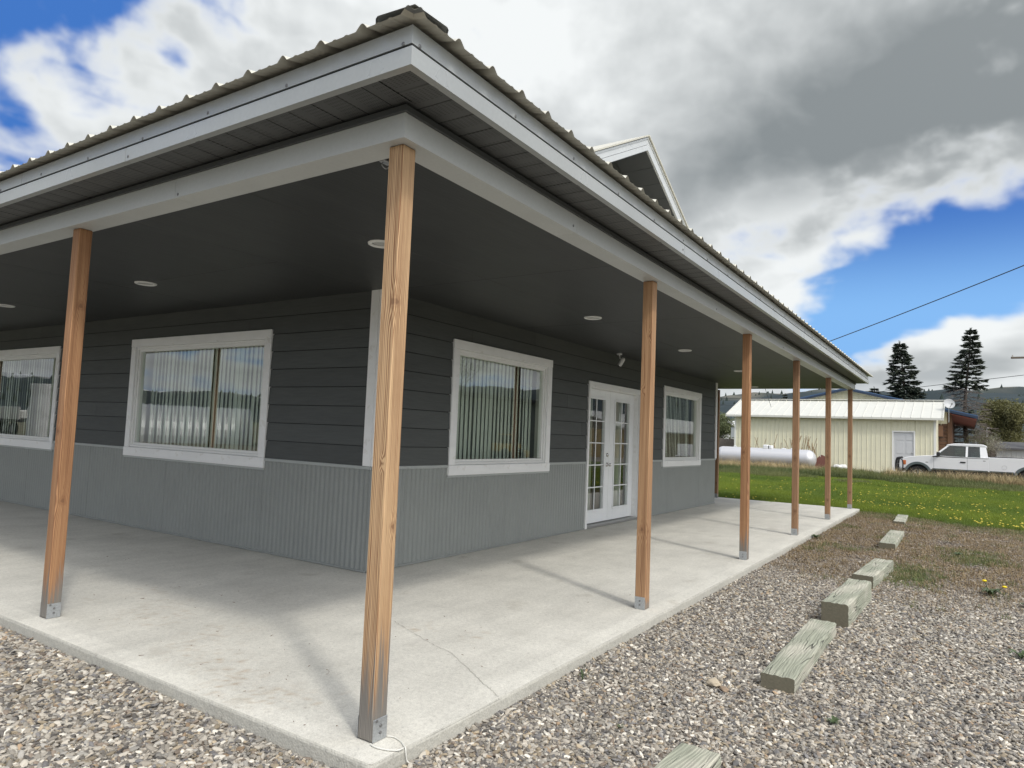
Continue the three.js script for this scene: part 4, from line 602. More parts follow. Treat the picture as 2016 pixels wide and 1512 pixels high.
  while (k < 2600) { const i = Math.floor(rt() * A), j = 9 + Math.floor(rt() * 17), q = (j * (A + 1) + i) * 3, q2 = q + 3; const f = rt(); if (fbm(i * 0.09, j * 0.2, 3) < -0.08) { if (rt() < 0.75) continue; } const az = i / A * 360 - 180; if (az > 30 && az < 150 && rt() < 0.6) continue; M.makeScale(3 + 3 * rt(), 7 + 9 * rt(), 3 + 3 * rt()); M.setPosition(mix(hp[q], hp[q2], f), mix(hp[q + 1], hp[q2 + 1], f) - 2, mix(hp[q + 2], hp[q2 + 2], f)); wood.setMatrixAt(k++, M); }
  wood.name = 'far_woods'; wood.castShadow = wood.receiveShadow = true; scene.add(wood); tag(wood, 'far dark conifer woods dotted over the hills', 'woods', null, 'stuff');
}
// ---------------------------------------------------------------- lawn, tall grass, weeds
function bladeTuft(seed, n, h0, h1, spread, w, lean = 0.5) { const r = rng(seed), P = []; for (let i = 0; i < n; i++) { const a = r() * 6.283, b = r() * 6.283, h = h0 + (h1 - h0) * r(), x = Math.cos(b) * spread * r(), z = Math.sin(b) * spread * r(), l = lean * h * (0.3 + r()), dx = Math.cos(a), dz = Math.sin(a), p = (t, s) => [x + dx * l * t * t - dz * s * w * (1 - t * 0.85), h * t, z + dz * l * t * t + dx * s * w * (1 - t * 0.85)]; P.push(p(0, -1), p(0, 1), p(0.55, 1), p(0, -1), p(0.55, 1), p(0.55, -1), p(0.55, -1), p(0.55, 1), p(1, 0)); } return fromTris(P, (p) => [0, p[1]]); }
function grassField(name, label, geo, mat, count, seed, spot, cols) {
  const r = rng(seed), m = new THREE.InstancedMesh(geo, mat, count), M = new THREE.Matrix4(), q = new THREE.Quaternion(), p = new THREE.Vector3(), s = new THREE.Vector3(), c = new THREE.Color(), Y = new THREE.Vector3(0, 1, 0); let n = 0, tries = 0;
  while (n < count && tries++ < count * 8) { const a = spot(r); if (!a) continue; const [x, y, z, k, tone] = a; q.setFromAxisAngle(Y, r() * 6.283); s.set(k * (0.8 + 0.4 * r()), k * (0.7 + 0.6 * r()), k * (0.8 + 0.4 * r())); m.setMatrixAt(n, M.compose(p.set(x, y, z), q, s)); const t = clamp((tone ?? r()) + (r() - 0.5) * 0.35), v = 0.8 + 0.4 * r(), cc = mix3(cols[0], cols[1], t); m.setColorAt(n, c.setRGB(cc[0] * v, cc[1] * v, cc[2] * v)); n++; }
  m.count = n; m.name = numbered(name); m.castShadow = m.receiveShadow = true; scene.add(m); return tag(m, label, 'grass', null, 'stuff');
}
const bladeMat = phys(0xffffff, { roughness: 0.9, transmission: 0.35, thickness: 0, side: THREE.DoubleSide });
const dryMat = std(0xffffff, { roughness: 0.9, side: THREE.DoubleSide });
{
  const soil = tex(512, 512, (u, v) => { const k = 0.9 + 0.4 * fbm(u * 30, v * 30, 3, 30); return mix3([0.085, 0.12, 0.018], [0.12, 0.14, 0.025], smooth(-0.2, 0.3, fbm(u * 4, v * 4, 4, 4))).map((q) => q * k); }, 1 / 5, 1 / 5);
  const P = []; for (let z = 12; z > -24; z -= 0.5) { const x0 = lawnEdge(z), x1 = lawnEdge(z - 0.5); quad(P, [x0 - 0.1, -0.052, z], [35.5, -0.06, z], [35.5, -0.06, z - 0.5], [x1 - 0.1, -0.052, z - 0.5]); }
  struct('lawn', fromTris(P), std(0xffffff, { map: soil, roughness: 1 }), 'green lawn beyond the porch dotted with dandelions');
  const lz = (r, x) => { const lo = 2.15 + (x + 2.29) * 0.065 + 2.2, hi = -(x + 2.29) * 0.30; return mix(lo, hi, r()); };
  grassField('lawn_grass', 'short green lawn grass beyond the porch', bladeTuft(3, 9, 0.035, 0.085, 0.05, 0.0035), bladeMat, 150000, 31, (r) => { const x = 13.4 + 20.5 * Math.pow(r(), 1.15), z = lz(r, x); if (x < lawnEdge(z) + 0.5 * fbm(x, z * 2, 2) || x > 34) return null; const n = fbm(x * 0.35 + 7, z * 0.35 + 7, 4); return [x, -0.06, z, 0.8 + 0.5 * (n + 0.4) + (x > 27 ? 0.5 : 0), 0.5 + n]; }, [[0.10, 0.17, 0.005], [0.20, 0.265, 0.008]]);
  grassField('tall_green_grass', 'taller rough green grass at the far side of the lawn', bladeTuft(8, 10, 0.12, 0.36, 0.12, 0.007, 0.6), bladeMat, 20000, 32, (r) => { const x = 26.5 + 9 * r(), z = lz(r, x); const n = fbm(x * 0.4, z * 0.25 + 30, 4); if (n + (x - 29.5) * 0.16 < 0.05) return null; if (x > 33.0 && z > -2.4) return null; if (x > 32.2 && z < -3.5) return null; return [x, -0.07, z, 0.6 + 1.0 * smooth(28, 33, x) + 0.4 * n, 0.5 + n]; }, [[0.06, 0.105, 0.022], [0.19, 0.20, 0.06]]);
  grassField('dry_grass', 'tall dry tan grass in front of the propane tank', bladeTuft(12, 10, 0.3, 0.75, 0.14, 0.008, 0.7), dryMat, 4300, 33, (r) => { const x = 32.6 + 3.2 * r(), v = 1.6 + 10.5 * r(); if (v < 4.2 && r() < 0.75) return null; return [x, -0.07, -v, 0.5 + 0.5 * r()]; }, [[0.30, 0.225, 0.115], [0.44, 0.36, 0.20]]);
  grassField('dry_grass', 'tall dry tan grass in front of the parked pickup', bladeTuft(13, 10, 0.3, 0.7, 0.14, 0.008, 0.7), dryMat, 4600, 34, (r) => { const x = 31.2 + 2.4 * r(), v = -6.8 + 7.6 * r(); const n = fbm(v * 0.9 + 4, 3, 3); if (n < -0.3 || (v > -1.2 && v < 0.3 && r() < 0.55)) return null; return [x, -0.08, -v, 0.6 + 0.6 * r()]; }, [[0.28, 0.21, 0.11], [0.44, 0.35, 0.2]]);
  grassField('dry_grass', 'low dead grass and straw on the brown dirt by the timbers', bladeTuft(14, 7, 0.012, 0.04, 0.05, 0.0022, 1.6), dryMat, 15000, 35, (r) => { const x = 4.4 + 10.8 * r(), z = 0.16 + 3.8 * r(); if (x > lawnEdge(z) + 0.2 || r() > dirtiness(x, z) || fbm(x * 1.4 + 9, z * 1.4, 4) < -0.12 - 0.3 * r()) return null; return [x, gh(x, z), z, 0.7 + 0.8 * r()]; }, [[0.155, 0.105, 0.06], [0.33, 0.255, 0.14]]);
  grassField('sparse_green_grass', 'sparse green grass creeping into the dirt by the timbers', bladeTuft(15, 7, 0.02, 0.06, 0.05, 0.003, 1.0), bladeMat, 5200, 36, (r) => { const x = 5.0 + 10.3 * r(), z = 0.2 + 3.8 * r(); if (x > lawnEdge(z) + 0.2) return null; const patch = Math.exp(-(((x - 6.9) / 0.55) ** 2 + ((z - 1.6) / 0.22) ** 2)) * 1.4 + Math.exp(-(((x - 4.36) / 0.16) ** 2 + ((z - 1.47) / 0.09) ** 2)) + smooth(1.6, 0, lawnEdge(z) - x) * 0.5 + Math.exp(-(((x - 9.0) / 0.5) ** 2 + ((z - 2.2) / 0.3) ** 2)) * 0.6; if (r() > patch + 0.5 * smooth(0.1, 0.5, fbm(x * 1.1 + 31, z * 1.1, 4)) * dirtiness(x, z)) return null; return [x, gh(x, z), z, 0.6 + 0.7 * r()]; }, [[0.07, 0.115, 0.022], [0.17, 0.19, 0.055]]);
  // dandelions: too many to tell apart
  const fl = new THREE.InstancedMesh(new THREE.SphereGeometry(1, 7, 4).scale(1, 0.45, 1), std([0.75, 0.60, 0.09], { roughness: 0.8 }), 820), r = rng(37), M = new THREE.Matrix4(); let n = 0;
  while (n < 820) { const x = 13.6 + 19 * Math.pow(r(), 1.5), z = lz(r, x), e = lawnEdge(z); if (x < e) continue; const cl = fbm(x * 0.5 + 3, z * 0.5, 3); const near = smooth(1.6, 0, x - e) * smooth(1.2, 3, z); if (r() > 0.16 + 0.8 * smooth(-0.05, 0.4, cl) + near || (z < -0.5 && r() < 0.55)) continue; const s = 0.010 + 0.011 * r(); M.makeScale(s, s, s); M.setPosition(x, 0.005 + 0.04 * r(), z); fl.setMatrixAt(n++, M); }
  fl.name = 'dandelions'; fl.castShadow = fl.receiveShadow = true; scene.add(fl); tag(fl, 'yellow dandelion heads scattered over the lawn', 'flowers', null, 'stuff');
  // single weeds in the gravel
  const leafG = (sd, n, L, up) => { const q = rng(sd), P = []; for (let i = 0; i < n; i++) { const a = i / n * 6.283 + q() * 0.5, l = L * (0.7 + 0.5 * q()), w = l * 0.11, pt = (t, s) => { const rr = l * t, wd = w * Math.sin(Math.PI * Math.min(1, t * 0.9 + 0.12)) * (1 + 0.25 * Math.sin(t * 22)); return [Math.cos(a) * rr - Math.sin(a) * s * wd, up * l * Math.sin(t * 2.4) * 0.6 + 0.004 + Math.abs(s) * 0.25 * wd, Math.sin(a) * rr + Math.cos(a) * s * wd]; }; for (let k = 0; k < 5; k++) for (const s of [-1, 0]) quad(P, pt(k / 5, s), pt(k / 5, s + 1), pt((k + 1) / 5, s + 1), pt((k + 1) / 5, s)); } return fromTris(P); };
  const weedMat = phys([0.055, 0.09, 0.028], { roughness: 0.8, transmission: 0.25, thickness: 0, side: THREE.DoubleSide });
  const weeds = [[1.72, 1.57, 0.07, 14, 'small green weed in gravel right of the nearest full timber'], [3.83, 2.46, 0.12, 14, 'green weed at the right edge of the gravel'], [6.29, 2.34, 0.17, 20, 'leafy dandelion plant with a yellow flower in the gravel'], [5.85, 2.62, 0.14, 16, 'low green weed right of the flowering dandelion plant'], [9.39, 0.19, 0.14, 18, 'green weed against the slab edge by the third post'], [1.45, 0.27, 0.06, 6, 'thin sprig in the gravel close to the slab edge'], [9.1, 2.04, 0.12, 14, 'grey green weed in the dirt before the lawn'], [0.98, 0.72, 0.035, 9, 'tiny weed among stones near the picture bottom']];
  weeds.forEach(([x, z, L, nn, lab], i) => { const t = thing('weed', lab, 'weed', [x, gh(x, z), z], i, 'weeds growing in the gravel'); mesh('leaves', leafG(i + 5, nn, L * 0.72, i === 5 ? 1.8 : 0.8), weedMat, t); if (i === 2) for (const [fx, fz, fh] of [[0.03, 0.05, 0.14], [-0.1, -0.06, 0.11]]) { mesh('stem', [rod([0, 0, 0], [fx, fh, fz], 0.003, 0.0025, 5)], weedMat, t); mesh('flower', [new THREE.SphereGeometry(0.022, 10, 6).scale(1, 0.5, 1).translate(fx, fh, fz)], std([0.78, 0.56, 0.02], { roughness: 0.8 }), t); } if (i === 5) mesh('stem', [rod([0, 0, 0], [0.01, 0.10, 0], 0.0016, 0.0012, 5), rod([0.005, 0.06, 0], [0.03, 0.09, 0.01], 0.0016, 0.001, 5)], weedMat, t); });
}
// ---------------------------------------------------------------- buildings beyond the lawn
const creamMap = tex(512, 512, (u, v) => { const k = 0.93 + 0.07 * fbm(u * 3, v * 8, 5, 3, 8) + 0.03 * pnoise(u * 60, v * 60, 60, 60); return [0.70 * k, 0.675 * k, 0.51 * k]; }, 1 / 3, 1 / 3);
const creamMat = std(0xffffff, { map: creamMap, roughness: 0.5 });
const whiteRoofMat = std([0.64, 0.635, 0.58], { map: speck, roughness: 0.42, metalness: 0.1 });
const blueMat = std([0.02, 0.036, 0.07], { roughness: 0.4 });
// ribbed wall/roof sheet in a local (along, up) plane: ribs every p metres, raised towards +z
function ribSheet(a0, a1, y0, y1, p = 0.2286, h = 0.018, top = null) { const P = [], pr = [[0, 0], [0.012, 1], [0.034, 1], [0.046, 0], [p, 0]]; for (let a = a0; a < a1 - 1e-4; a += p) for (let i = 0; i < 4; i++) { const x0 = Math.min(a + pr[i][0], a1), x1 = Math.min(a + pr[i + 1][0], a1); if (x1 - x0 < 1e-5) continue; const t0 = top ? top(x0) : y1, t1 = top ? top(x1) : y1; quad(P, [x0, y0, pr[i][1] * h], [x1, y0, pr[i + 1][1] * h], [x1, t1, pr[i + 1][1] * h], [x0, t0, pr[i][1] * h]); } return fromTris(P); }
{
  // low shed with a white ribbed roof: local x = towards the viewer's right (world +z), local z = towards the viewer (world -x)
  const shed = thing('metal_shed', 'long low cream metal shed with a white ribbed roof behind the silver tank', 'shed', [40, -0.06, -9.5], -Math.PI / 2);
  const L = 10.3, H = 3.02, dep = 6;
  const doorX = 8.31; // left edge of the door opening
  for (let a = 0; a < L - 0.01; a += 0.9144) { const b = Math.min(a + 0.9144, L); for (const [p0, p1, q0, q1] of minus([a, b, 0.0, H], [[doorX, doorX + 1.07, 0.3, 2.42]])) mesh('wall_panel', ribSheet(p0, p1, q0, q1, 0.2286, 0.02).translate(0, 0, 0.002), creamMat, shed); }
  mesh('end_wall', [cb(0.005, 0.06, 0, H, -dep, -0.02, 0), cb(L - 0.06, L - 0.005, 0, H, -dep, -0.02, 0), cb(0, L, 0, H, -dep - 0.06, -dep, 0)], creamMat, shed);
  for (const x of [0, L]) mesh('gable_end', fromTris([[x, H, 0], [x, H, -dep], [x, H + 1.08, -dep / 2]]), creamMat, shed);
  mesh('corner_trim', cb(L - 0.09, L + 0.025, 0, H, -0.09, 0.028, 0.004), std([0.7, 0.7, 0.65], { roughness: 0.5 }), shed);
  mesh('corner_trim', cb(-0.02, 0.09, 0, H, -0.09, 0.028, 0.004), std([0.7, 0.7, 0.65], { roughness: 0.5 }), shed);
  mesh('eave_trim', cb(-0.42, L + 0.33, H - 0.02, H + 0.1, 0.3, 0.36, 0.006), whiteRoofMat, shed); mesh('eave_soffit', cb(-0.4, L + 0.3, H + 0.0, H + 0.02, 0.03, 0.299, 0), std([0.5, 0.5, 0.44], { roughness: 0.6 }), shed);
  const sl = Math.atan2(1.08, dep / 2 + 0.36), rl = Math.hypot(1.12, dep / 2 + 0.36);
  for (let a = -0.42, i = 0; a < L + 0.33; a += 0.9144, i++) for (const s of [1, -1]) { const b = Math.min(a + 0.9144, L + 0.33), g = ribSheet(a, b, 0, rl, 0.2286 * 2, 0.028); g.rotateX(-Math.PI / 2 + sl).translate(0, H + 0.09, 0.36); if (s < 0) g.rotateY(Math.PI).translate(L - 0.09, 0, -dep); mesh('roof_panel', g, whiteRoofMat, shed); }
  mesh('ridge_cap', [cb(-0.45, L + 0.36, H + 1.2, H + 1.235, -dep / 2 - 0.16, -dep / 2 + 0.16, 0.01)], whiteRoofMat, shed);
  { const A = [0.36, H + 0.09], B = [-dep / 2, H + 1.21], bx = (x0, x1, t0, t1) => hexa([[x0, A[1] + t0, A[0]], [x1, A[1] + t0, A[0]], [x1, B[1] + t0, B[0]], [x0, B[1] + t0, B[0]], [x0, A[1] + t1, A[0]], [x1, A[1] + t1, A[0]], [x1, B[1] + t1, B[0]], [x0, B[1] + t1, B[0]]]); for (const x of [-0.46, L + 0.33]) mesh('rake_trim', bx(x, x + 0.04, -0.12, 0.04), whiteRoofMat, shed); }
  // panelled door
  const dr = grp('door', shed), dm = std([0.52, 0.53, 0.54], { map: speck, roughness: 0.5 }), tm = std([0.74, 0.74, 0.72], { roughness: 0.5 });
  mesh('door_leaf', cb(doorX + 0.075, doorX + 0.995, 0.31, 2.345, -0.06, -0.02, 0.004), dm, dr);
  for (const [px, pw] of [[0.13, 0.34], [0.60, 0.34]]) for (const [py, ph] of [[0.22, 0.55], [0.9, 0.62], [1.62, 0.26]]) mesh('door_panel', cb(doorX + 0.075 + px - 0.02, doorX + 0.075 + px + pw, 0.31 + py, 0.31 + py + ph, -0.0195, -0.008, 0.011), dm, dr);
  mesh('door_frame', [cb(doorX, doorX + 0.07, 0.3, 2.42, -0.07, 0.035, 0.004), cb(doorX + 1.0, doorX + 1.07, 0.3, 2.42, -0.07, 0.035, 0.004), cb(doorX + 0.0705, doorX + 0.9995, 2.35, 2.42, -0.07, 0.035, 0.004), cb(doorX + 0.0705, doorX + 0.9995, 0.27, 0.305, -0.07, 0.05, 0.004)], tm, dr);
  mesh('door_knob', new THREE.SphereGeometry(0.03, 10, 8).translate(doorX + 0.92, 1.28, 0.005), chromeMat, dr);
  // meter box on the left end
  mesh('meter_box', cb(-0.22, -0.005, 1.75, 2.35, -0.25, 0.03, 0.01), std([0.42, 0.44, 0.45], { roughness: 0.5, metalness: 0.3 }), shed);

  // gabled building behind: cream gable, brown boards below, blue roof
  const gb = thing('gabled_building', 'cream gabled building with blue roof edge and brown plank wall behind the shed', 'building', [44.3, -0.06, -3.9], -Math.PI / 2);
  const hw = 5.25, ry = 5.0, s2 = 0.24, er = 6.55;
  for (let a = -hw; a < hw - 0.01; a += 0.9144) { const b = Math.min(a + 0.9144, hw); mesh('gable_panel', ribSheet(a, b, 2.9, 0, 0.2286 * 1.5, 0.02, (x) => ry - 0.08 - s2 * Math.abs(x)), creamMat, gb); }
  const plankMat = std([0.115, 0.06, 0.035], { map: speck, roughness: 0.8, bumpMap: sidingBump, bumpScale: 0.003 });
  for (let y = 0; y < 2.85; y += 0.2) mesh('plank', cb(-hw, hw, y + 0.006, y + 0.196, -0.05, 0.01, 0.02), plankMat, gb);
  mesh('side_wall', [cb(hw - 0.1, hw, 0, 3.6, -19, -0.06, 0), cb(-hw, -hw + 0.1, 0, 3.6, -19, -0.06, 0)], plankMat, gb);
  mesh('corner_post', [cb(hw - 0.12, hw + 0.12, 0, 3.62, -0.16, 0.07, 0.02)], plankMat, gb);
  mesh('beam_end', [cb(hw - 0.56, hw - 0.32, 2.25, 2.88, 0.012, 0.16, 0.01)], std([0.16, 0.085, 0.05], { roughness: 0.8 }), gb);
  for (const s of [-1, 1]) {
    const p = (d, t, z) => [s * d, ry - s2 * d + t, z], hx = (d0, d1, t0, t1, z0, z1) => { const c = [p(d0, t0, z1), p(d1, t0, z1), p(d1, t0, z0), p(d0, t0, z0), p(d0, t1, z1), p(d1, t1, z1), p(d1, t1, z0), p(d0, t1, z0)]; return hexa(s > 0 ? c : [1, 0, 3, 2, 5, 4, 7, 6].map((i) => c[i])); };
    mesh('roof_slope', hx(0, er, 0.0, 0.05, -20, 0.5), std([0.05, 0.10, 0.2], { roughness: 0.45 }), gb);
    mesh('roof_edge', hx(0, er + 0.02, -0.13, -0.002, 0.44, 0.5), blueMat, gb);
    mesh('eave_edge', hx(er - 0.03, er + 0.02, -0.2, -0.162, -20, 0.43), blueMat, gb);
    mesh('roof_soffit', hx(hw, er - 0.031, -0.2, -0.165, -20, 0.43), std([0.20, 0.062, 0.05], { roughness: 0.75 }), gb);
  }
}
{
  // satellite dish on the shed's right end
  const t = thing('satellite_dish', 'grey satellite dish on a mast at the right end of the shed roof', 'satellite dish', [41.2, 2.9, 1.36], -Math.PI / 2 + 0.35);
  const m = std([0.42, 0.43, 0.44], { roughness: 0.5, side: THREE.DoubleSide });
  const d = new THREE.LatheGeometry([[0, 0], [0.12, 0.012], [0.22, 0.042], [0.27, 0.066], [0.272, 0.07]].map(([x, y]) => new THREE.Vector2(x, y)), 28).rotateX(Math.PI / 2 - 0.35); mesh('reflector', d.translate(0, 0.98, 0.03), m, t);
  mesh('mast', [rod([0, 0, 0], [0, 0.95, 0], 0.02, 0.02, 8)], galvMat, t); mesh('feed_arm', [rod([0, 0.72, 0.06], [0, 0.95, 0.42], 0.012, 0.012, 6), cb(-0.03, 0.03, 0.93, 1.0, 0.4, 0.48, 0.008)], boltMat, t);
}
{
  // propane tank: axis along world z
  const t = thing('propane_tank', 'large silver white propane tank lying in the dry grass', 'propane tank', [36.5, -0.06, -6.95]);
  const tankMap = tex(512, 256, (u, v) => { const k = 0.60 + 0.09 * fbm(u * 8, v * 5, 5, 8, 5) + 0.04 * pnoise(u * 100, v * 60, 100, 60); const rs = fbm(u * 14 + 3, v * 6, 4, 14, 6); const c = [k, k * 1.0, k * 1.02]; return rs > 0.42 ? mix3(c, [0.36, 0.3, 0.25], smooth(0.42, 0.7, rs) * 0.6) : c; }, 1, 1);
  const tm = std(0xffffff, { map: tankMap, roughness: 0.42, metalness: 0.5 });
  const R = 0.5, H2 = 2.6, pts = []; for (let i = 0; i <= 12; i++) { const a = i / 12 * Math.PI / 2; pts.push(new THREE.Vector2(Math.max(0.0005, R * Math.sin(a)), -H2 + 0.42 - 0.42 * Math.cos(a))); } for (let i = 12; i >= 0; i--) { const a = i / 12 * Math.PI / 2; pts.push(new THREE.Vector2(Math.max(0.0005, R * Math.sin(a)), H2 - 0.42 + 0.42 * Math.cos(a))); }
  mesh('shell', new THREE.LatheGeometry(pts, 48).rotateX(Math.PI / 2).translate(0, 0.72, 0), tm, t);
  for (const z of [-2.17, 2.17, 0]) mesh('weld_seam', new THREE.TorusGeometry(R + 0.001, 0.006, 6, 48).translate(0, 0.72, z), tm, t);
  for (const z of [-1.6, 1.6]) mesh('saddle', [cb(-0.35, 0.35, 0, 0.3, z - 0.12, z + 0.12, 0.01)], std([0.3, 0.3, 0.29], { roughness: 0.9 }), t);
  const lid = std([0.72, 0.73, 0.74], { roughness: 0.4 }); mesh('valve_dome', [cb(-0.18, 0.18, 1.17, 1.40, -0.06, 0.2, 0.04), cb(-0.18, 0.18, 1.17, 1.37, 0.235, 0.42, 0.04)].map((g) => g.translate(0, 0, 0.02)), lid, t); mesh('dome_gap', [cb(-0.15, 0.15, 1.17, 1.36, 0.2225, 0.253, 0.004)], std([0.02, 0.02, 0.02]), t);
  for (const z of [-1.55, 1.55]) mesh('lifting_lug', new THREE.TorusGeometry(0.07, 0.018, 8, 16, Math.PI).rotateY(Math.PI / 2).translate(0, 1.21, z), lid, t);
  mesh('fitting', [cb(-0.06, 0.06, 1.2, 1.26, 0.9, 1.1, 0.01), cb(-0.04, 0.04, 1.2, 1.28, 1.35, 1.45, 0.01)], lid, t);
  // rusty sheet leaning at the tank's right end, white sheet further right
  const rs = thing('rusty_sheet', 'red brown rusty sheet leaning beside the right end of the tank', 'metal sheet', [37.2, -0.06, -4.25], 0);
  const rm = std([0.15, 0.06, 0.045], { roughness: 0.9, bumpMap: orange, bumpScale: 0.01, map: speck });
  mesh('panel', [(() => { const s = new THREE.Shape(); s.moveTo(-0.28, 0); s.lineTo(0.28, 0.02); s.lineTo(0.34, 0.7); s.quadraticCurveTo(0.2, 0.98, -0.02, 1.0); s.lineTo(-0.3, 0.72); s.closePath(); return new THREE.ExtrudeGeometry(s, { depth: 0.03, bevelEnabled: false }).rotateY(-Math.PI / 2).rotateZ(-0.2); })()], rm, rs);
  mesh('white_edge', [tube([[0.0, 0.05, -0.06], [0.12, 0.5, -0.02], [0.17, 0.95, -0.05]], 0.018, 12, 6)], std([0.6, 0.58, 0.54]), rs);
  const ws = thing('white_tarp', 'low white tarp heap at the foot of the cream shed wall', 'tarp', [39.2, -0.06, -3.6]);
  mesh('sheet', [(() => { const g = new THREE.SphereGeometry(1, 20, 10, 0, Math.PI * 2, 0, Math.PI / 2); const p = g.attributes.position; for (let i = 0; i < p.count; i++) { const k = 1 + 0.25 * pnoise(p.getX(i) * 3 + 4, p.getZ(i) * 3 + p.getY(i)); p.setXYZ(i, p.getX(i) * 0.35 * k, p.getY(i) * 0.48 * k, p.getZ(i) * 0.55 * k); } g.computeVertexNormals(); return g; })()], std([0.72, 0.72, 0.7], { roughness: 0.8 }), ws);
  // dry stalks against the shed wall
  const q = rng(71), stalkMat = std([0.30, 0.21, 0.12], { roughness: 0.9 });
  for (const [v0, v1, n, lab] of [[4.6, 6.2, 34, 'clump of tall dry stalks behind the tank, right of the valve dome'], [6.6, 8.2, 9, 'few thin dry stalks behind the middle of the tank']]) { const s = []; for (let i = 0; i < n; i++) { const z = -mix(v0, v1, q()), h = 0.9 + 1.1 * q(), x = 38.6 + q() * 0.6, a = (q() - 0.5) * 0.9, b = (q() - 0.5) * 0.5; s.push(tube([[x, -0.06, z], [x + b * 0.4, h * 0.6, z + a * 0.4], [x + b, h, z + a]], 0.014, 6, 4)); } tag(mesh('dry_stalks', s, stalkMat), lab, 'stalks', null, 'stuff'); }
}

// ---------------------------------------------------------------- parked pickup: local +x forward, -z the side towards the house
{
  const t = thing('pickup_truck', 'white extended cab pickup with grey wheel flares parked by the shed', 'pickup truck', [34.95, -0.1, 0.3], Math.PI / 2);
  const paintMap = tex(256, 256, (u, v) => { const k = 0.70 + 0.03 * fbm(u * 4, v * 4, 4, 4); return [k, k, k * 1.01]; }, 1 / 2, 1 / 2);
  const paint = phys(0xffffff, { map: paintMap, roughness: 0.4, clearcoat: 0.6, clearcoatRoughness: 0.12 });
  const trim = std([0.085, 0.105, 0.105], { roughness: 0.6 }), black = std([0.018, 0.018, 0.02], { roughness: 0.5 }), rubber = std([0.025, 0.024, 0.023], { roughness: 0.9 }), glass = phys([0.30, 0.38, 0.38], { transmission: 1, thickness: 0, roughness: 0.02, ior: 1.7 }), rim = std([0.5, 0.5, 0.5], { roughness: 0.3, metalness: 0.8 });
  const W = 0.95, Y0 = 0.60, fw = 0, rw = -4.02, wr = 0.47;
  // lower body side profile with wheel arches
  const side = (x0, x1, top, arches) => { const s = new THREE.Shape(); s.moveTo(x1, Y0 + 0.06); for (const [x, y] of top(x0, x1)) s.lineTo(x, y); s.lineTo(x0, Y0 + 0.06); const xs = arches.slice().sort((a, b) => a - b); let cx = x0; for (const a of xs) { const dy = Y0 + 0.06 - 0.40, half = Math.sqrt(wr * wr - dy * dy); s.lineTo(a - half, Y0 + 0.06); const st = Math.atan2(dy, -half), en = Math.atan2(dy, half); s.absarc(a, 0.40, wr, st, en, true); } s.closePath(); return s; };
  const ext = (s, z0, z1, b = 0.02) => new THREE.ExtrudeGeometry(s, { depth: z1 - z0 - 2 * b, bevelEnabled: true, bevelSize: b, bevelThickness: b, bevelSegments: 2, curveSegments: 14 }).translate(0, 0, z0 + b);
  const front = side(-0.56, 0.56, () => [[0.58, 0.72], [0.60, 1.0], [0.56, 1.08], [0.3, 1.16], [-0.2, 1.22], [-0.56, 1.24]], [fw]);
  mesh('front_fender', [ext(front, -W, W)], paint, t);
  const cabS = new THREE.Shape([[-0.565, 0.66], [-0.565, 1.245], [-2.62, 1.215], [-2.62, 0.66]].map(([x, y]) => new THREE.Vector2(x, y)));
  mesh('cab_body', [ext(cabS, -W, W)], paint, t);
  const bedS = side(-5.35, -2.645, () => [[-2.645, 1.26], [-5.35, 1.28]], [rw]); mesh('bed_side', [ext(bedS, -W, -W + 0.12)], paint, t); mesh('bed_side', [ext(bedS, W - 0.12, W)], paint, t);
  mesh('tailgate', [cb(-5.37, -5.30, 0.68, 1.27, -W + 0.12, W - 0.12, 0.02)], paint, t); mesh('bed_floor', [cb(-5.3, -2.66, 0.72, 0.76, -W + 0.121, W - 0.121, 0), cb(-2.72, -2.66, 0.7, 1.26, -W + 0.121, W - 0.121, 0.01)], black, t); mesh('bed_rail', [cb(-5.33, -2.67, 1.272, 1.31, -W + 0.01, -W + 0.11, 0.012), cb(-5.33, -2.67, 1.272, 1.31, W - 0.11, W - 0.01, 0.012)], black, t);
  mesh('gap_trim', [cb(-2.644, -2.621, 0.64, 1.2, -W + 0.03, W - 0.03, 0)], black, t);
  // greenhouse: pillars and roof as a frame, glass between
  const zb = W - 0.03, zt = W - 0.2, fr = [];
  const pil = (xa, xb, xc, xd, s) => { const z0 = s * zb, z1 = s * zt, d = -s * 0.05; const c = [[xa, 1.23, z0], [xb, 1.23, z0], [xb, 1.23, z0 + d], [xa, 1.23, z0 + d], [xc, 1.74, z1], [xd, 1.74, z1], [xd, 1.74, z1 + d], [xc, 1.74, z1 + d]]; return hexa(s > 0 ? c : [3, 2, 1, 0, 7, 6, 5, 4].map((i) => c[i])); };
  for (const s of [-1, 1]) { fr.push(pil(-0.66, -0.56, -1.22, -1.13, s), pil(-1.88, -1.80, -1.90, -1.82, s), pil(-2.62, -2.34, -2.54, -2.32, s)); fr.push(hexa([[-2.62, 1.2, s * zb - 0.03], [-0.56, 1.2, s * zb - 0.03], [-0.56, 1.2, s * zb + 0.03 * (s > 0 ? 0 : 1)], [-2.62, 1.2, s * zb + 0.03 * (s > 0 ? 0 : 1)], [-2.62, 1.25, s * zb - 0.03], [-0.56, 1.25, s * zb - 0.03], [-0.56, 1.25, s * zb], [-2.62, 1.25, s * zb]].map((c, i, a) => a[[3, 2, 1, 0, 7, 6, 5, 4][i]]))); }
  mesh('cab_pillars', fr, paint, t);
  const roofS = new THREE.Shape(); roofS.moveTo(-1.12, 1.73); roofS.quadraticCurveTo(-1.25, 1.79, -1.55, 1.805); roofS.lineTo(-2.35, 1.795); roofS.quadraticCurveTo(-2.52, 1.785, -2.55, 1.72); roofS.closePath(); mesh('roof', [ext(roofS, -zt - 0.02, zt + 0.02, 0.03)], paint, t);
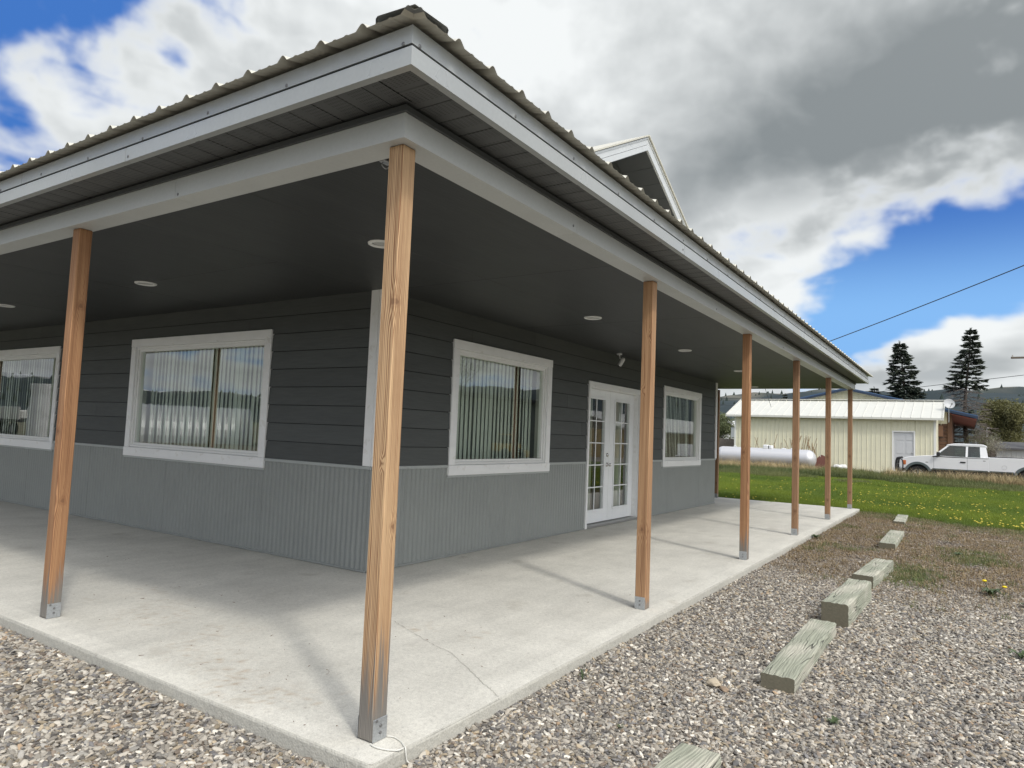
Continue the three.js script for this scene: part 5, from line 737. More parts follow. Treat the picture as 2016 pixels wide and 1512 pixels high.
  const pane = (name, c) => mesh(name, fromTris([c[0], c[1], c[2], c[0], c[2], c[3]]), glass, t);
  for (const s of [-1, 1]) { const z = (y) => s * (mix(zb, zt, (y - 1.23) / 0.51) - 0.02); pane('side_window', [[-0.67, 1.25, z(1.25)], [-1.80, 1.25, z(1.25)], [-1.82, 1.73, z(1.73)], [-1.2, 1.73, z(1.73)]]); pane('rear_side_window', [[-1.88, 1.25, z(1.25)], [-2.35, 1.25, z(1.25)], [-2.33, 1.73, z(1.73)], [-1.9, 1.73, z(1.73)]]); }
  pane('windshield', [[-0.6, 1.245, -zb + 0.03], [-0.6, 1.245, zb - 0.03], [-1.17, 1.745, zt - 0.03], [-1.17, 1.745, -zt + 0.03]]); pane('rear_window', [[-2.6, 1.25, -zb + 0.1], [-2.6, 1.25, zb - 0.1], [-2.53, 1.72, zt - 0.08], [-2.53, 1.72, -zt + 0.08]]);
  mesh('window_seal', [cb(-0.75, -0.68, 1.245, 1.26, -zb - 0.004, -zb + 0.006, 0), cb(-2.36, -0.66, 1.236, 1.252, -W + 0.012, -W + 0.03, 0)], black, t);
  // seats and steering wheel seen through the glass
  const seatM = std([0.10, 0.13, 0.14], { roughness: 0.9 }); for (const z of [-0.42, 0.42]) { mesh('seat', [cb(-1.9, -1.75, 0.9, 1.45, z - 0.26, z + 0.26, 0.05), cb(-1.88, -1.78, 1.44, 1.6, z - 0.12, z + 0.12, 0.04)], seatM, t); } mesh('steering_wheel', new THREE.TorusGeometry(0.19, 0.016, 8, 24).rotateY(Math.PI / 2).rotateZ(0.35).translate(-1.05, 1.28, -0.42), black, t);
  // door seams, handle, mirror, mouldings
  const seam = (x0, x1, y0, y1) => cb(x0, x1, y0, y1, -W - 0.0015, -W + 0.004, 0);
  mesh('door_seam', [seam(-0.62, -0.61, 0.68, 1.21), seam(-1.865, -1.855, 0.68, 1.21)], std([0.12, 0.12, 0.12]), t);
  const handle = mesh('door_handle', [cb(-1.80, -1.60, 0.985, 1.045, -W - 0.02, -W - 0.001, 0.008)], black, t);
  mesh('side_moulding', [cb(-2.6, -0.56, 0.655, 0.70, -W - 0.018, -W - 0.0015, 0.006), cb(-3.5, -2.66, 0.655, 0.70, -W - 0.018, -W - 0.0015, 0.006)], trim, t); mesh('rocker', [cb(-3.5, -0.5, 0.42, 0.652, -W + 0.06, W - 0.06, 0.02)], black, t);
  mesh('side_mirror', [cb(-0.86, -0.72, 1.25, 1.43, -W - 0.16, -W - 0.03, 0.025)], black, t); mesh('badge', [cb(-2.52, -2.43, 1.10, 1.125, -W - 0.004, -W - 0.001, 0.001), cb(0.0 - 0.4, -0.3, 0.94, 0.965, -W - 0.004, -W - 0.001, 0.001)], std([0.08, 0.08, 0.08]), t);
  mesh('fuel_door', new THREE.TorusGeometry(0.085, 0.004, 6, 28).translate(-3.18, 0.87, -W - 0.0005), std([0.3, 0.3, 0.3]), t);
  for (const c of [fw, rw]) for (const s of [-1, 1]) {
    const sh = new THREE.Shape(); sh.absarc(0, 0, 0.545, 0.33, Math.PI - 0.33, false); sh.absarc(0, 0, 0.455, Math.PI - 0.36, 0.36, true); sh.closePath(); const g = new THREE.ExtrudeGeometry(sh, { depth: 0.07, bevelEnabled: true, bevelSize: 0.012, bevelThickness: 0.012, bevelSegments: 2, curveSegments: 20 }); mesh('wheel_flare', g.translate(c, 0.40, s > 0 ? W - 0.035 : -W - 0.05), trim, t);
    const wh = grp('wheel', t), z = s * (W - 0.12);
    mesh('tyre', [new THREE.LatheGeometry([[0.24, -0.11], [0.33, -0.125], [0.37, -0.11], [0.385, -0.06], [0.387, 0], [0.385, 0.06], [0.37, 0.11], [0.33, 0.125], [0.24, 0.11]].map(([x, y]) => new THREE.Vector2(x, y)), 36).rotateX(Math.PI / 2).translate(c, 0.385, z)], rubber, wh);
    const sp = [new THREE.LatheGeometry([[0.19, 0], [0.235, 0.02], [0.25, 0.06], [0.24, 0.1]].map(([x, y]) => new THREE.Vector2(x, y)), 30).rotateX(Math.PI / 2).translate(0, 0, 0), new THREE.CylinderGeometry(0.07, 0.08, 0.06, 16).rotateX(Math.PI / 2).translate(0, 0, 0.06)]; for (let i = 0; i < 6; i++) sp.push(cb(-0.03, 0.03, 0.06, 0.22, 0.03, 0.065, 0.01).rotateZ(i * Math.PI / 3)); const rg = merge(sp); if (s < 0) rg.rotateY(Math.PI); mesh('rim', rg.translate(c, 0.385, z), rim, wh);
    mesh('brake_disc', new THREE.CylinderGeometry(0.2, 0.2, 0.03, 20).rotateX(Math.PI / 2).translate(c, 0.385, z - s * 0.03), black, wh);
    mesh('wheel_well', [cb(c - 0.5, c + 0.5, 0.45, 0.98, s > 0 ? 0.3 : -0.78, s > 0 ? 0.78 : -0.3, 0)], black, t);
  }
  mesh('chassis', [cb(-5.2, 0.5, 0.38, 0.5, -0.45, 0.45, 0.02)], black, t);
  // nose: grille, lamps, bumper and black grille guard
  mesh('grille', [cb(0.585, 0.615, 0.76, 1.0, -0.5, 0.5, 0.005), ...[0.8, 0.86, 0.92].map((y) => cb(0.612, 0.63, y, y + 0.02, -0.5, 0.5, 0.004))], black, t);
  for (const s of [-1, 1]) { mesh('headlight', [cb(0.575, 0.618, 0.83, 0.99, s * 0.72 - 0.2, s * 0.72 + 0.2, 0.01)], phys([0.7, 0.72, 0.74], { roughness: 0.1, clearcoat: 1 }), t); mesh('marker_light', [cb(0.46, 0.60, 0.80, 1.0, s * (W - 0.02) - 0.03, s * (W - 0.02) + 0.03, 0.01)], std([0.5, 0.14, 0.04], { roughness: 0.3 }), t); }
  mesh('front_bumper', [cb(0.56, 0.74, 0.5, 0.68, -W + 0.0, W - 0.0, 0.03)], std([0.6, 0.6, 0.6], { roughness: 0.25, metalness: 0.9 }), t); mesh('rear_bumper', [cb(-5.52, -5.38, 0.52, 0.68, -W + 0.05, W - 0.05, 0.03)], std([0.6, 0.6, 0.6], { roughness: 0.25, metalness: 0.9 }), t);
  const gd = []; for (const z of [-0.88, -0.42, 0.42, 0.88]) gd.push(tube([[0.78, 0.36, z], [0.86, 0.5, z], [0.88, 0.8, z], [0.82, 1.08, z * 0.98], [0.72, 1.13, z * 0.96]], 0.028, 20, 8)); for (const y of [0.62, 0.8, 0.97, 1.1]) gd.push(rod([0.87 - (y > 1 ? 0.05 : 0), y, -0.88], [0.87 - (y > 1 ? 0.05 : 0), y, 0.88], 0.022, 0.022, 8)); for (const s of [-1, 1]) gd.push(tube([[0.88, 0.45, s * 0.88], [0.8, 0.45, s * 1.0], [0.62, 0.52, s * 1.0], [0.58, 0.8, s * 1.0], [0.62, 1.02, s * 0.99], [0.8, 1.1, s * 0.94]], 0.026, 24, 8), cb(0.62, 0.84, 0.46, 0.56, s * 0.98 - 0.02, s * 0.98 + 0.02, 0.01));
  mesh('grille_guard', gd, black, t); mesh('guard_plate', [cb(0.84, 0.87, 0.36, 0.6, -0.7, 0.7, 0.01)], black, t);
  mesh('hood', [hexa([[-0.56, 1.236, W - 0.12], [0.5, 1.105, W - 0.16], [0.5, 1.105, -W + 0.16], [-0.56, 1.236, -W + 0.12], [-0.56, 1.262, W - 0.16], [0.46, 1.14, W - 0.22], [0.46, 1.14, -W + 0.22], [-0.56, 1.262, -W + 0.16]])], paint, t); mesh('wiper_cowl', [cb(-0.64, -0.54, 1.235, 1.25, -W + 0.1, W - 0.1, 0.004)], black, t);
  mesh('antenna', [rod([-2.2, 1.8, 0], [-2.2, 1.83, 0], 0.04, 0.02, 10), rod([-2.2, 1.83, 0], [-2.18, 2.0, 0], 0.004, 0.003, 5)], std([0.7, 0.7, 0.7]), t);
}
// ---------------------------------------------------------------- trees
const barkMat = std([0.085, 0.068, 0.055], { roughness: 0.95, bumpMap: orange, bumpScale: 0.03 });
const needleMat = phys([0.05, 0.068, 0.04], { roughness: 0.85, transmission: 0.15, thickness: 0, side: THREE.DoubleSide });
const deadMat = std([0.17, 0.145, 0.125], { roughness: 0.95 });
// spruce: whorls of drooping limbs carrying flat sprays of needles
function spruce(label, pos, H, R, seed, o = {}) {
  const { bareBelow = 0, keepBelow = 0, lean = 0, low = 0.02, dens = 1 } = o, r = rng(seed), t = thing('spruce_tree', label, 'tree', pos, 0, 'dark spruce trees behind the buildings');
  const tk = []; for (let i = 0; i < 10; i++) { const a = i / 10, b = (i + 1) / 10, w = (q) => [lean * Math.sin(q * 2) * H, H * q, 0.02 * H * Math.sin(q * 5 + seed)]; tk.push(rod(w(a), w(b), 0.018 * H * (1 - a) + 0.012, 0.018 * H * (1 - b) + 0.012, 8)); }
  const P = [], limbs = [], dead = [];
  const spray = (x, y, z, dx, dy, dz, L) => { const l = Math.hypot(dx, dy, dz) || 1; dx /= l; dy /= l; dz /= l; const px = -dz, pz = dx, w = L * (0.16 + 0.1 * r()), rl = (r() - 0.5) * 1.2, up = rl; P.push([x, y, z], [x + dx * L * 0.5 + px * w, y + dy * L * 0.5 + up * w, z + dz * L * 0.5 + pz * w], [x + dx * L, y + dy * L, z + dz * L]); P.push([x, y, z], [x + dx * L, y + dy * L, z + dz * L], [x + dx * L * 0.45 - px * w, y + dy * L * 0.45 - up * w - 0.02, z + dz * L * 0.45 - pz * w]); };
  const whorls = Math.round(H * 5);
  for (let k = 0; k < whorls; k++) {
    const q = low + (1 - low) * (k + r() * 0.6) / whorls, y = H * q; const n = 5 + Math.floor(r() * 4);
    for (let i = 0; i < n; i++) {
      const a = r() * 6.283, len = R * Math.pow(1 - q, 0.85) * (0.6 + 0.6 * r()) + 0.12, isDead = q < bareBelow && r() > keepBelow * smooth(0, bareBelow, q) * 2, cx = lean * Math.sin(q * 2) * H, droop = 0.2 + 0.3 * r(), up0 = 0.25 * q;
      const pt = (s) => [cx + Math.cos(a) * len * s, y + len * (up0 * s - droop * s * s + 0.22 * s * s * s), 0.02 * H * Math.sin(q * 5 + seed) + Math.sin(a) * len * s];
      const br = tube([pt(0), pt(0.5), pt(1)], 0.009 + 0.009 * len * (1 - q), 5, 4);
      if (isDead) { dead.push(br); const m = Math.floor(4 + len * 3); for (let j = 0; j < m; j++) { const s = 0.25 + 0.75 * r(), b = pt(s), da = a + (r() < 0.5 ? -1 : 1) * (0.5 + 0.6 * r()), l = 0.25 + 0.4 * r(); dead.push(rod(b, [b[0] + Math.cos(da) * l, b[1] - 0.18 * l - 0.1 * r(), b[2] + Math.sin(da) * l], 0.012, 0.006, 3)); } continue; }
      limbs.push(br); const m = Math.round((16 + len * 46) * dens);
      for (let j = 0; j < m; j++) { const s = 0.12 + 0.9 * Math.sqrt(r()), b = pt(Math.min(s, 1.02)), da = a + (r() - 0.5) * 2.4, sp = 0.05 + 0.16 * r() * (1.15 - s) * len; spray(b[0] + Math.cos(a + 1.57) * (r() - 0.5) * sp * 2.4, b[1] + (r() - 0.6) * 0.07, b[2] + Math.sin(a + 1.57) * (r() - 0.5) * sp * 2.4, Math.cos(da), -0.25 + 0.7 * (r() - 0.35), Math.sin(da), 0.16 + 0.24 * r()); }
    }
  }
  for (let j = 0; j < 30; j++) spray(lean * Math.sin(2) * H, H * (0.96 + 0.045 * r()), 0.02 * H * Math.sin(5 + seed), r() - 0.5, 0.9, r() - 0.5, 0.2);
  mesh('trunk', tk, barkMat, t); if (limbs.length) mesh('limbs', limbs, barkMat, t); if (dead.length) mesh('dead_branches', dead, deadMat, t);
  const c = mesh('crown', fromTris(P), needleMat, t); return t;
}
spruce('full dark spruce rising behind the blue roof edge', [60, -0.1, -2.15], 9.9, 2.5, 5, { low: 0.12, dens: 0.95 });
spruce('taller spruce with bare grey lower branches right of the sheds', [60, -0.1, 2.25], 10.7, 2.35, 9, { bareBelow: 0.58, keepBelow: 0.05, low: 0.1, lean: -0.006, dens: 0.85 });
spruce('tiny far spruce tip above the white shed roof', [120, -0.1, -23.5], 10, 2.4, 15, { dens: 0.6 });
spruce('small spruce tip poking up left of the full spruce', [64, -0.1, -4.3], 6.6, 1.3, 19, { dens: 0.7 });
// leafy trees and bare thickets: forked limbs, twigs, many small leaves
function tree(name, label, pos, H, Rx, seed, o, group) {
  const { leaves = 4000, leafCol = [0.1, 0.12, 0.03], size = 0.12, bare = false, low = 0.25, round = 1 } = o, r = rng(seed), t = thing(name, label, name === 'shrub' ? 'shrub' : 'tree', pos, 0, group), wood = [], tips = [];
  const grow = (p, d, L, rad, depth) => { const e = [p[0] + d[0] * L, p[1] + d[1] * L, p[2] + d[2] * L]; wood.push(rod(p, e, rad, rad * 0.62, depth > 2 ? 6 : 4)); if (depth <= 0) { tips.push(e); return; } const n = 2 + (r() < 0.6 ? 1 : 0); for (let i = 0; i < n; i++) { const s = 0.55 + 0.25 * depth / 4; let nd = [d[0] + (r() - 0.5) * 1.5 * s, d[1] + (r() - 0.35) * 0.7, d[2] + (r() - 0.5) * 1.5 * s]; const l = Math.hypot(...nd); nd = nd.map((q) => q / l); grow(e, nd, L * (0.68 + 0.2 * r()), rad * 0.6, depth - 1); if (depth < 3) tips.push(e); } };
  const stems = o.stems ?? 1; for (let i = 0; i < stems; i++) { const a = r() * 6.28, k = stems > 1 ? 0.35 : 0.05; grow([Math.cos(a) * 0.2 * (stems - 1) * r(), 0, Math.sin(a) * 0.2 * (stems - 1) * r()], [Math.cos(a) * k, 1, Math.sin(a) * k], H * 0.27, 0.018 * H / Math.sqrt(stems), 5); }
  // fit the branch tips into the wanted height and spread
  const g = merge(wood); g.computeBoundingBox(); const bb = g.boundingBox, sy = H / bb.max.y, sx = 2 * Rx / Math.max(bb.max.x - bb.min.x, bb.max.z - bb.min.z); g.scale(sx, sy, sx); mesh('trunk', g, o.woodMat ?? barkMat, t);
  if (o.fill) for (let i = 0; i < o.fill; i++) { const a = r() * 6.283, q = Math.sqrt(r()), yy = low + (1 - low) * r(), w = Math.sin(Math.PI * Math.pow((yy - low) / (1 - low) * 0.92 + 0.06, 0.75)); tips.push([Math.cos(a) * q * w * Rx * 0.85 / sx, yy * H * 0.95 / sy, Math.sin(a) * q * w * Rx * 0.85 / sx]); }
  if (!bare) { const P = []; for (let i = 0; i < leaves; i++) { const b = tips[Math.floor(r() * tips.length)], q = 0.055 * H * (0.6 + r()), x = b[0] * sx + (r() - 0.5) * 2 * q, y = b[1] * sy + (r() - 0.5) * 2 * q, z = b[2] * sx + (r() - 0.5) * 2 * q, s = size * (0.6 + 0.8 * r()), u = [r() - 0.5, r() - 0.5, r() - 0.5], v = [r() - 0.5, r() - 0.5, r() - 0.5]; P.push([x, y, z], [x + u[0] * s, y + u[1] * s, z + u[2] * s], [x + v[0] * s, y + v[1] * s, z + v[2] * s]); } mesh('crown', fromTris(P), phys(leafCol, { roughness: 0.85, transmission: 0.3, thickness: 0, side: THREE.DoubleSide }), t); }
  return t;
}
tree('leafy_tree', 'round olive green tree right of the bare spruce', [66, -0.1, 4.55], 5.6, 1.55, 25, { leaves: 60000, leafCol: [0.15, 0.145, 0.045], size: 0.24, fill: 900, low: 0.1 });
tree('leafy_tree', 'bushy green tree left of the shed beyond the fence', [52, -0.1, -13.9], 3.6, 1.5, 27, { leaves: 12000, leafCol: [0.13, 0.155, 0.06], size: 0.2, fill: 300, low: 0.15 });
tree('shrub', 'bare grey thicket under the bare spruce', [57, -0.1, 2.0], 3.9, 1.7, 29, { bare: true, woodMat: deadMat, stems: 6 }, 'bare shrubs behind the pickup');
tree('shrub', 'bare grey thicket between the spruce and the olive tree', [58, -0.1, 3.3], 3.2, 1.2, 31, { leaves: 1500, leafCol: [0.16, 0.17, 0.08], size: 0.14, woodMat: deadMat, stems: 6 }, 'bare shrubs behind the pickup');
tree('shrub', 'pale budding shrub in front of the olive tree', [56, -0.1, 3.9], 2.6, 0.9, 33, { leaves: 1400, leafCol: [0.3, 0.29, 0.22], size: 0.1, woodMat: deadMat, stems: 5 }, 'bare shrubs behind the pickup');
// ---------------------------------------------------------------- other things in the distance
{
  const s = thing('storage_shed', 'small grey storage shed with a dark roof behind the pickup bed', 'shed', [60, -0.1, 3.95], -Math.PI / 2);
  const wm = std([0.42, 0.43, 0.42], { map: speck, roughness: 0.6 }); for (let a = 0; a < 4.5; a += 0.9) mesh('wall_panel', ribSheet(a + 0.005, a + 0.895, 0, 1.78, 0.3, 0.02), wm, s); mesh('side_wall', [cb(0, 0.05, 0, 1.78, -2.5, -0.01, 0), cb(4.45, 4.5, 0, 1.78, -2.5, -0.01, 0), cb(0.05, 4.45, 0, 1.78, -2.5, -2.45, 0), cb(0, 4.5, 0.78, 0.84, 0.022, 0.04, 0)], wm, s);
  mesh('roof', [hexa([[-0.15, 1.78, 0.2], [4.65, 1.78, 0.2], [4.65, 2.25, -1.3], [-0.15, 2.25, -1.3], [-0.15, 1.9, 0.2], [4.65, 1.9, 0.2], [4.65, 2.36, -1.3], [-0.15, 2.36, -1.3]]), hexa([[-0.15, 2.25, -1.302], [4.65, 2.25, -1.302], [4.65, 1.78, -2.7], [-0.15, 1.78, -2.7], [-0.15, 2.36, -1.302], [4.65, 2.36, -1.302], [4.65, 1.9, -2.7], [-0.15, 1.9, -2.7]])], std([0.09, 0.09, 0.095], { roughness: 0.8 }), s);
  const f = thing('board_fence', 'weathered grey board fence left of the cream shed', 'fence', [46, -0.08, -18]); const fm = std([0.17, 0.15, 0.13], { roughness: 0.95, bumpMap: sidingBump, bumpScale: 0.004 });
  for (let z = 0; z < 8; z += 0.15) mesh('board', cb(-0.012, 0.012, 0.03, 1.72 + 0.03 * Math.sin(z * 9), z + 0.004, z + 0.146, 0.003), fm, f); for (let z = 0; z <= 8; z += 2) mesh('fence_post', cb(0.013, 0.11, 0, 1.75, z - 0.05, z + 0.05, 0.005), fm, f); mesh('rail', [cb(0.013, 0.05, 0.4, 0.49, 0, 8, 0.004), cb(0.013, 0.05, 1.35, 1.44, 0, 8, 0.004)], fm, f);
  const hw = thing('white_house', 'far white house with a white roof left of the shed', 'house', [90, -0.1, -25.2], 0); const wp = std([0.7, 0.7, 0.69], { roughness: 0.7 }); mesh('wall', [cb(0, 7, 0, 2.9, -4, 4, 0)], wp, hw); for (const sg of [-1, 1]) mesh('roof', [hexa([[-0.4, 2.8, sg > 0 ? 4.4 : 0], [7.4, 2.8, sg > 0 ? 4.4 : 0], [7.4, sg > 0 ? 4.4 : 2.8, sg > 0 ? 0 : -4.4], [-0.4, sg > 0 ? 4.4 : 2.8, sg > 0 ? 0 : -4.4], [-0.4, 2.95, sg > 0 ? 4.4 : 0].map((q, i) => i === 1 ? (sg > 0 ? 2.95 : 4.55) : q), [7.4, sg > 0 ? 2.95 : 4.55, sg > 0 ? 4.4 : 0], [7.4, sg > 0 ? 4.55 : 2.95, sg > 0 ? 0 : -4.4], [-0.4, sg > 0 ? 4.55 : 2.95, sg > 0 ? 0 : -4.4]])], std([0.72, 0.72, 0.72]), hw); mesh('window', [cb(-0.03, 0.01, 1.2, 2.1, -1.2, -0.2, 0.01)], std([0.03, 0.035, 0.04], { roughness: 0.1 }), hw);
  // poles and wires
  const poleMat = std([0.14, 0.115, 0.09], { roughness: 0.95 }), wireMat = std([0.015, 0.015, 0.016], { roughness: 0.6 });
  const pole = (lab, x, z, h, arm) => { const p = thing('utility_pole', lab, 'utility pole', [x, -0.1, z], 0, 'utility poles'); mesh('pole', [rod([0, 0, 0], [0, h, 0], 0.15, 0.1, 10)], poleMat, p); mesh('crossarm', [cb(-0.06, 0.06, h - 0.42, h - 0.28, -arm, arm, 0.01)], poleMat, p); for (const k of [-0.9, 0.9, 0.45]) mesh('insulator', [cyl(0.05, 0.035, 0.14, 8).translate(0, h - 0.28, k * arm)], std([0.35, 0.33, 0.3], { roughness: 0.3 }), p); return p; };
  pole('utility pole just past the right picture edge, its crossarm end in view', 60, 5.95, 8.85, 1.06); pole('utility pole far left behind the fence', 62, -17.7, 7.2, 0.7); pole('utility pole mirrored in the far right window', 47, 15, 9, 1.2);
  const lp = thing('lamp_post', 'thin white lamp post before the olive tree', 'lamp post', [61, -0.1, 3.42]); mesh('post', [rod([0, 0, 0], [0, 3.3, 0], 0.03, 0.025, 8)], std([0.7, 0.7, 0.7]), lp); mesh('lamp_head', [cb(-0.06, 0.06, 3.28, 3.36, -0.02, 0.16, 0.01)], std([0.6, 0.6, 0.6]), lp);
  const wire = (lab, a, b, sag, r) => { const pts = []; for (let i = 0; i <= 8; i++) { const q = i / 8; pts.push([mix(a[0], b[0], q), mix(a[1], b[1], q) - sag * 4 * q * (1 - q), mix(a[2], b[2], q)]); } tag(mesh('overhead_wire', tube(pts, r, 40, 5), wireMat), lab, 'wire', 'overhead wires'); };
  wire('nearest overhead wire rising from the porch roof to the upper right', [15.0, 3.45, -1.4], [10.6, 5.35, 5.6], 0.06, 0.009);
  wire('far overhead wire crossing behind the bare spruce', [61, 5.95, -4], [60, 7.95, 12], 0.0, 0.02);
  wire('upper far wire seen under the porch roof left', [62, 5.75, -30], [62, 5.4, -6], 0.1, 0.018); wire('lower far wire seen under the porch roof left', [62, 4.95, -30], [62, 4.9, -6], 0.1, 0.018);
  wire('thin service wire running down to the white shed roof', [38, 5.4, -7.6], [41, 3.6, -7.65], 0.0, 0.012);
}
// ---------------------------------------------------------------- across the yard behind the camera: what the windows mirror
{
  const hut = thing('quonset_hut', 'corrugated arched hut mirrored in the wide left window', 'hut', [-24, -0.1, -41], 0.5); const corr = std([0.5, 0.52, 0.52], { roughness: 0.45, metalness: 0.4 });
  for (let k = 0; k < 9; k++) { const P = []; for (let i = 0; i < 16; i++) for (let j = 0; j < 4; j++) { const f = (ii, jj) => { const a = ii / 16 * Math.PI, x = k * 0.9 + jj * 0.225, R = 2.7 + 0.03 * Math.cos(jj * Math.PI); return [x, R * Math.sin(a) * 0.92, R * Math.cos(a)]; }; quad(P, f(i, j), f(i, j + 1), f(i + 1, j + 1), f(i + 1, j)); } mesh('arch_panel', fromTris(P), corr, hut); }
  for (const x of [0.02, 8.08]) { const s = new THREE.Shape(); s.absarc(0, 0, 2.62, 0, Math.PI, false); s.closePath(); mesh('end_wall', new THREE.ExtrudeGeometry(s, { depth: 0.05, bevelEnabled: false }).scale(1, 0.92, 1).rotateY(-Math.PI / 2).translate(x, 0, 0), std([0.6, 0.56, 0.46], { map: speck, roughness: 0.7 }), hut); }
  const tan = thing('tan_shed', 'tan metal shed mirrored at the right of the wide left window', 'shed', [-22, -0.1, -32.5], 0.3); for (let a = 0; a < 8; a += 1) mesh('wall_panel', ribSheet(a, a + 1, 0, 3.4, 0.25, 0.03).rotateY(Math.PI / 2), std([0.42, 0.39, 0.28], { roughness: 0.5 }), tan); mesh('side_wall', [cb(-7, -0.02, 0, 3.4, -0.06, 0, 0), cb(-7, -0.02, 0, 3.4, -8, -7.94, 0)], std([0.42, 0.39, 0.28], { roughness: 0.5 }), tan); mesh('roof', [hexa([[-7.2, 3.4, 0.3], [0.2, 3.4, 0.3], [0.2, 4.3, -4], [-7.2, 4.3, -4], [-7.2, 3.5, 0.3], [0.2, 3.5, 0.3], [0.2, 4.4, -4], [-7.2, 4.4, -4]]), hexa([[-7.2, 4.3, -4.002], [0.2, 4.3, -4.002], [0.2, 3.4, -8.3], [-7.2, 3.4, -8.3], [-7.2, 4.4, -4.002], [0.2, 4.4, -4.002], [0.2, 3.5, -8.3], [-7.2, 3.5, -8.3]])], std([0.3, 0.3, 0.28], { roughness: 0.5 }), tan); mesh('doorway', [cb(0.02, 0.05, 0, 2.2, -2.4, -1.2, 0.01)], std([0.05, 0.05, 0.05]), tan);
  const tank = thing('white_tank', 'long white storage tank mirrored in the wide left window', 'tank', [-30, -0.1, -66], -0.35); mesh('shell', [new THREE.CapsuleGeometry(1.15, 9, 8, 28).rotateX(Math.PI / 2).translate(0, 1.3, 0)], std([0.62, 0.64, 0.65], { map: speck, roughness: 0.4, metalness: 0.2 }), tank); for (const z of [-3, 3]) mesh('cradle', [cb(-0.9, 0.9, 0, 0.6, z - 0.2, z + 0.2, 0.02)], boltMat, tank);
  const auger = thing('grain_auger', 'slanting grain auger mirrored in the wide left window', 'auger', [-19, -0.1, -46]); mesh('tube', [rod([0, 0.4, 0], [-2.2, 4.4, -6.5], 0.16, 0.16, 12)], std([0.35, 0.36, 0.3], { roughness: 0.5 }), auger); mesh('legs', [rod([-0.6, 0, -3.6], [-1.3, 2.7, -3.7], 0.04), rod([-1.9, 0, -3.4], [-1.3, 2.7, -3.7], 0.04)], boltMat, auger); mesh('spout', [rod([-2.2, 4.4, -6.5], [-2.3, 3.5, -6.9], 0.14, 0.12, 10)], std([0.45, 0.42, 0.3]), auger); for (const s of [-0.7, 0.7]) mesh('wheel', [new THREE.TorusGeometry(0.3, 0.1, 8, 20).rotateY(Math.PI / 2).translate(-1.3 + s, 0.4, -3.5)], std([0.03, 0.03, 0.03]), auger);
  const tr = thing('flatbed_trailer', 'long flatbed trailer with white load mirrored in the leftmost window', 'trailer', [-14, -0.1, -62]); mesh('deck', [cb(-1.2, 1.2, 0.95, 1.1, 0, 13, 0.02)], std([0.05, 0.05, 0.05]), tr); for (let z = 0.2; z < 12.6; z += 1.25) mesh('side_board', cb(1.1, 1.16, 1.11, 1.95, z, z + 1.2, 0.02), std([0.66, 0.66, 0.62], { map: speck, roughness: 0.6 }), tr); mesh('load', [cb(-1.0, 1.05, 1.12, 1.75, 0.4, 12.4, 0.1)], std([0.6, 0.6, 0.57]), tr); for (const z of [1.5, 2.8, 4.1, 10.2, 11.5]) for (const x of [-1, 1]) { const w = grp('wheel', tr); mesh('tyre', [new THREE.TorusGeometry(0.36, 0.14, 10, 24).rotateY(Math.PI / 2).translate(x * 0.95, 0.5, z)], std([0.025, 0.025, 0.025]), w); mesh('rim', [new THREE.CylinderGeometry(0.26, 0.26, 0.2, 18).rotateZ(Math.PI / 2).translate(x * 0.95, 0.5, z)], std([0.5, 0.5, 0.5], { metalness: 0.6, roughness: 0.4 }), w); }
  const wrap = thing('wrapped_bale', 'tall white wrapped bundle mirrored by the left post', 'bundle', [-13, -0.1, -46]); mesh('wrapping', [(() => { const g = new THREE.CylinderGeometry(0.9, 1.0, 3.4, 20, 10).translate(0, 1.7, 0), p = g.attributes.position; for (let i = 0; i < p.count; i++) { const k = 1 + 0.1 * pnoise(p.getY(i) * 2, p.getX(i) * 3 + p.getZ(i)); p.setX(i, p.getX(i) * k); p.setZ(i, p.getZ(i) * k); } g.computeVertexNormals(); return g; })()], std([0.75, 0.76, 0.76], { roughness: 0.6 }), wrap);
  const gw = std([0.19, 0.225, 0.185], { map: speck, roughness: 0.6 }); const dk = thing('flat_roofed_building', 'dark green flat roofed building mirrored in the near right window', 'building', [26.5, -0.1, 16.5]); for (let x = 0; x < 15; x += 1.5) mesh('wall_panel', cb(x + 0.01, x + 1.49, 0, 3.5, -0.06, 0, 0.02), gw, dk); mesh('side_wall', [cb(0, 0.1, 0, 3.5, 0.01, 7, 0), cb(14.9, 15, 0, 3.5, 0.01, 7, 0)], gw, dk); mesh('roof', [cb(-0.3, 15.3, 3.505, 3.75, -0.4, 7.2, 0.03)], std([0.05, 0.055, 0.05]), dk); mesh('garage_door', [cb(5, 8.5, 0.02, 2.8, -0.09, -0.062, 0.01)], std([0.13, 0.15, 0.12]), dk);
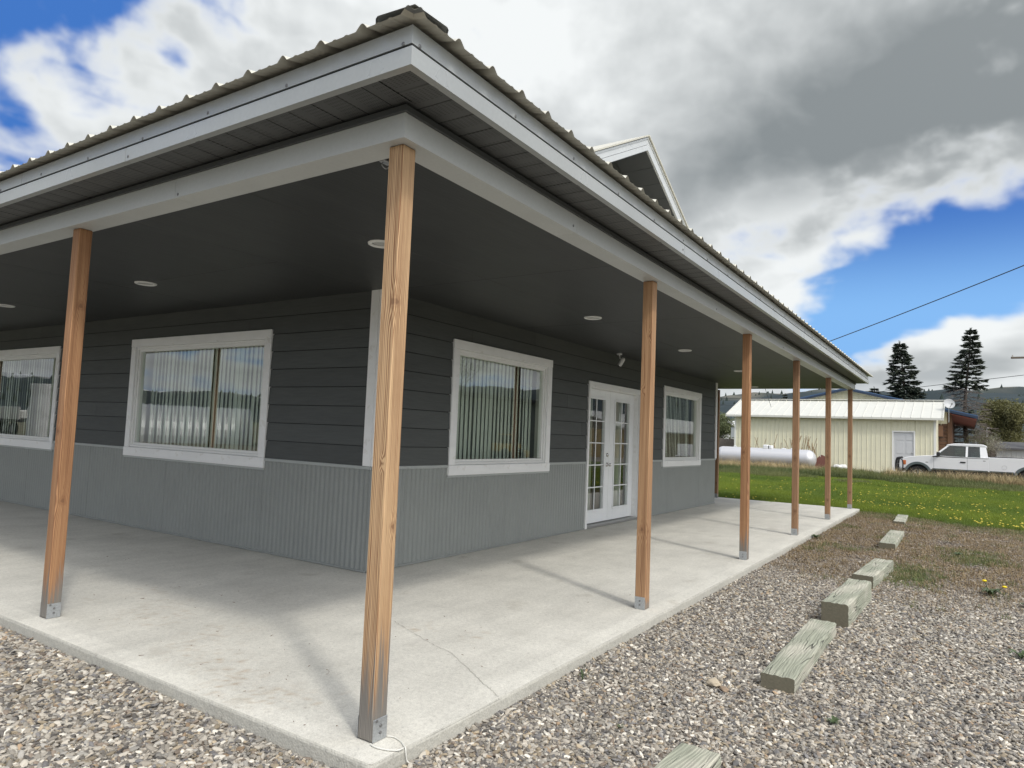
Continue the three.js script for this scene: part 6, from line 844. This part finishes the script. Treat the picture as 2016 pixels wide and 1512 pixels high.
  const yl = thing('yellow_loader', 'yellow loader parked before the dark green building', 'loader', [31.5, -0.1, 15], 0.3); yl.scale.setScalar(0.6); const ym = std([0.55, 0.33, 0.03], { roughness: 0.5 }); mesh('body', [cb(-1.4, 1.3, 0.75, 1.5, -0.7, 0.7, 0.08)], ym, yl); mesh('cab', [cb(-0.5, 0.7, 1.5, 2.3, -0.6, 0.6, 0.05)], std([0.03, 0.035, 0.04], { roughness: 0.1 }), yl); mesh('cab_roof', [cb(-0.6, 0.8, 2.305, 2.42, -0.68, 0.68, 0.04)], ym, yl); for (const x of [-0.9, 0.95]) for (const z of [-0.8, 0.8]) mesh('wheel', [new THREE.TorusGeometry(0.38, 0.17, 10, 22).translate(x, 0.55, z)], std([0.025, 0.025, 0.025]), yl); mesh('bucket', [cb(1.7, 2.2, 0.25, 0.9, -0.95, 0.95, 0.05), rod([1.2, 1.1, -0.5], [1.75, 0.6, -0.5], 0.07), rod([1.2, 1.1, 0.5], [1.75, 0.6, 0.5], 0.07)], ym, yl);
  const ln = thing('long_tan_barn', 'long tan barn with a white roof mirrored in the far right window', 'barn', [45, -0.1, 13.5]); const tm2 = std([0.42, 0.33, 0.17], { map: speck, roughness: 0.6 }); for (let x = 0; x < 26; x += 2) mesh('wall_panel', cb(x + 0.01, x + 1.99, 0, 2.1, -0.06, 0, 0.02), tm2, ln); mesh('side_wall', [cb(0, 0.1, 0, 2.1, 0.01, 8, 0), cb(25.9, 26, 0, 2.1, 0.01, 8, 0)], tm2, ln); mesh('roof', [hexa([[-0.4, 3.5, 4], [26.4, 3.5, 4], [26.4, 2.05, -0.5], [-0.4, 2.05, -0.5], [-0.4, 3.6, 4], [26.4, 3.6, 4], [26.4, 2.15, -0.5], [-0.4, 2.15, -0.5]]), hexa([[-0.4, 2.05, 8.5], [26.4, 2.05, 8.5], [26.4, 3.5, 4.002], [-0.4, 3.5, 4.002], [-0.4, 2.15, 8.5], [26.4, 2.15, 8.5], [26.4, 3.6, 4.002], [-0.4, 3.6, 4.002]])], whiteRoofMat, ln);
  tree('leafy_tree', 'bare branched tree mirrored at the left of the near right window', [39, -0.1, 25.5], 8.5, 3, 41, { leaves: 5000, leafCol: [0.16, 0.17, 0.09], size: 0.16 });
}
renderer.render(scene, camera);
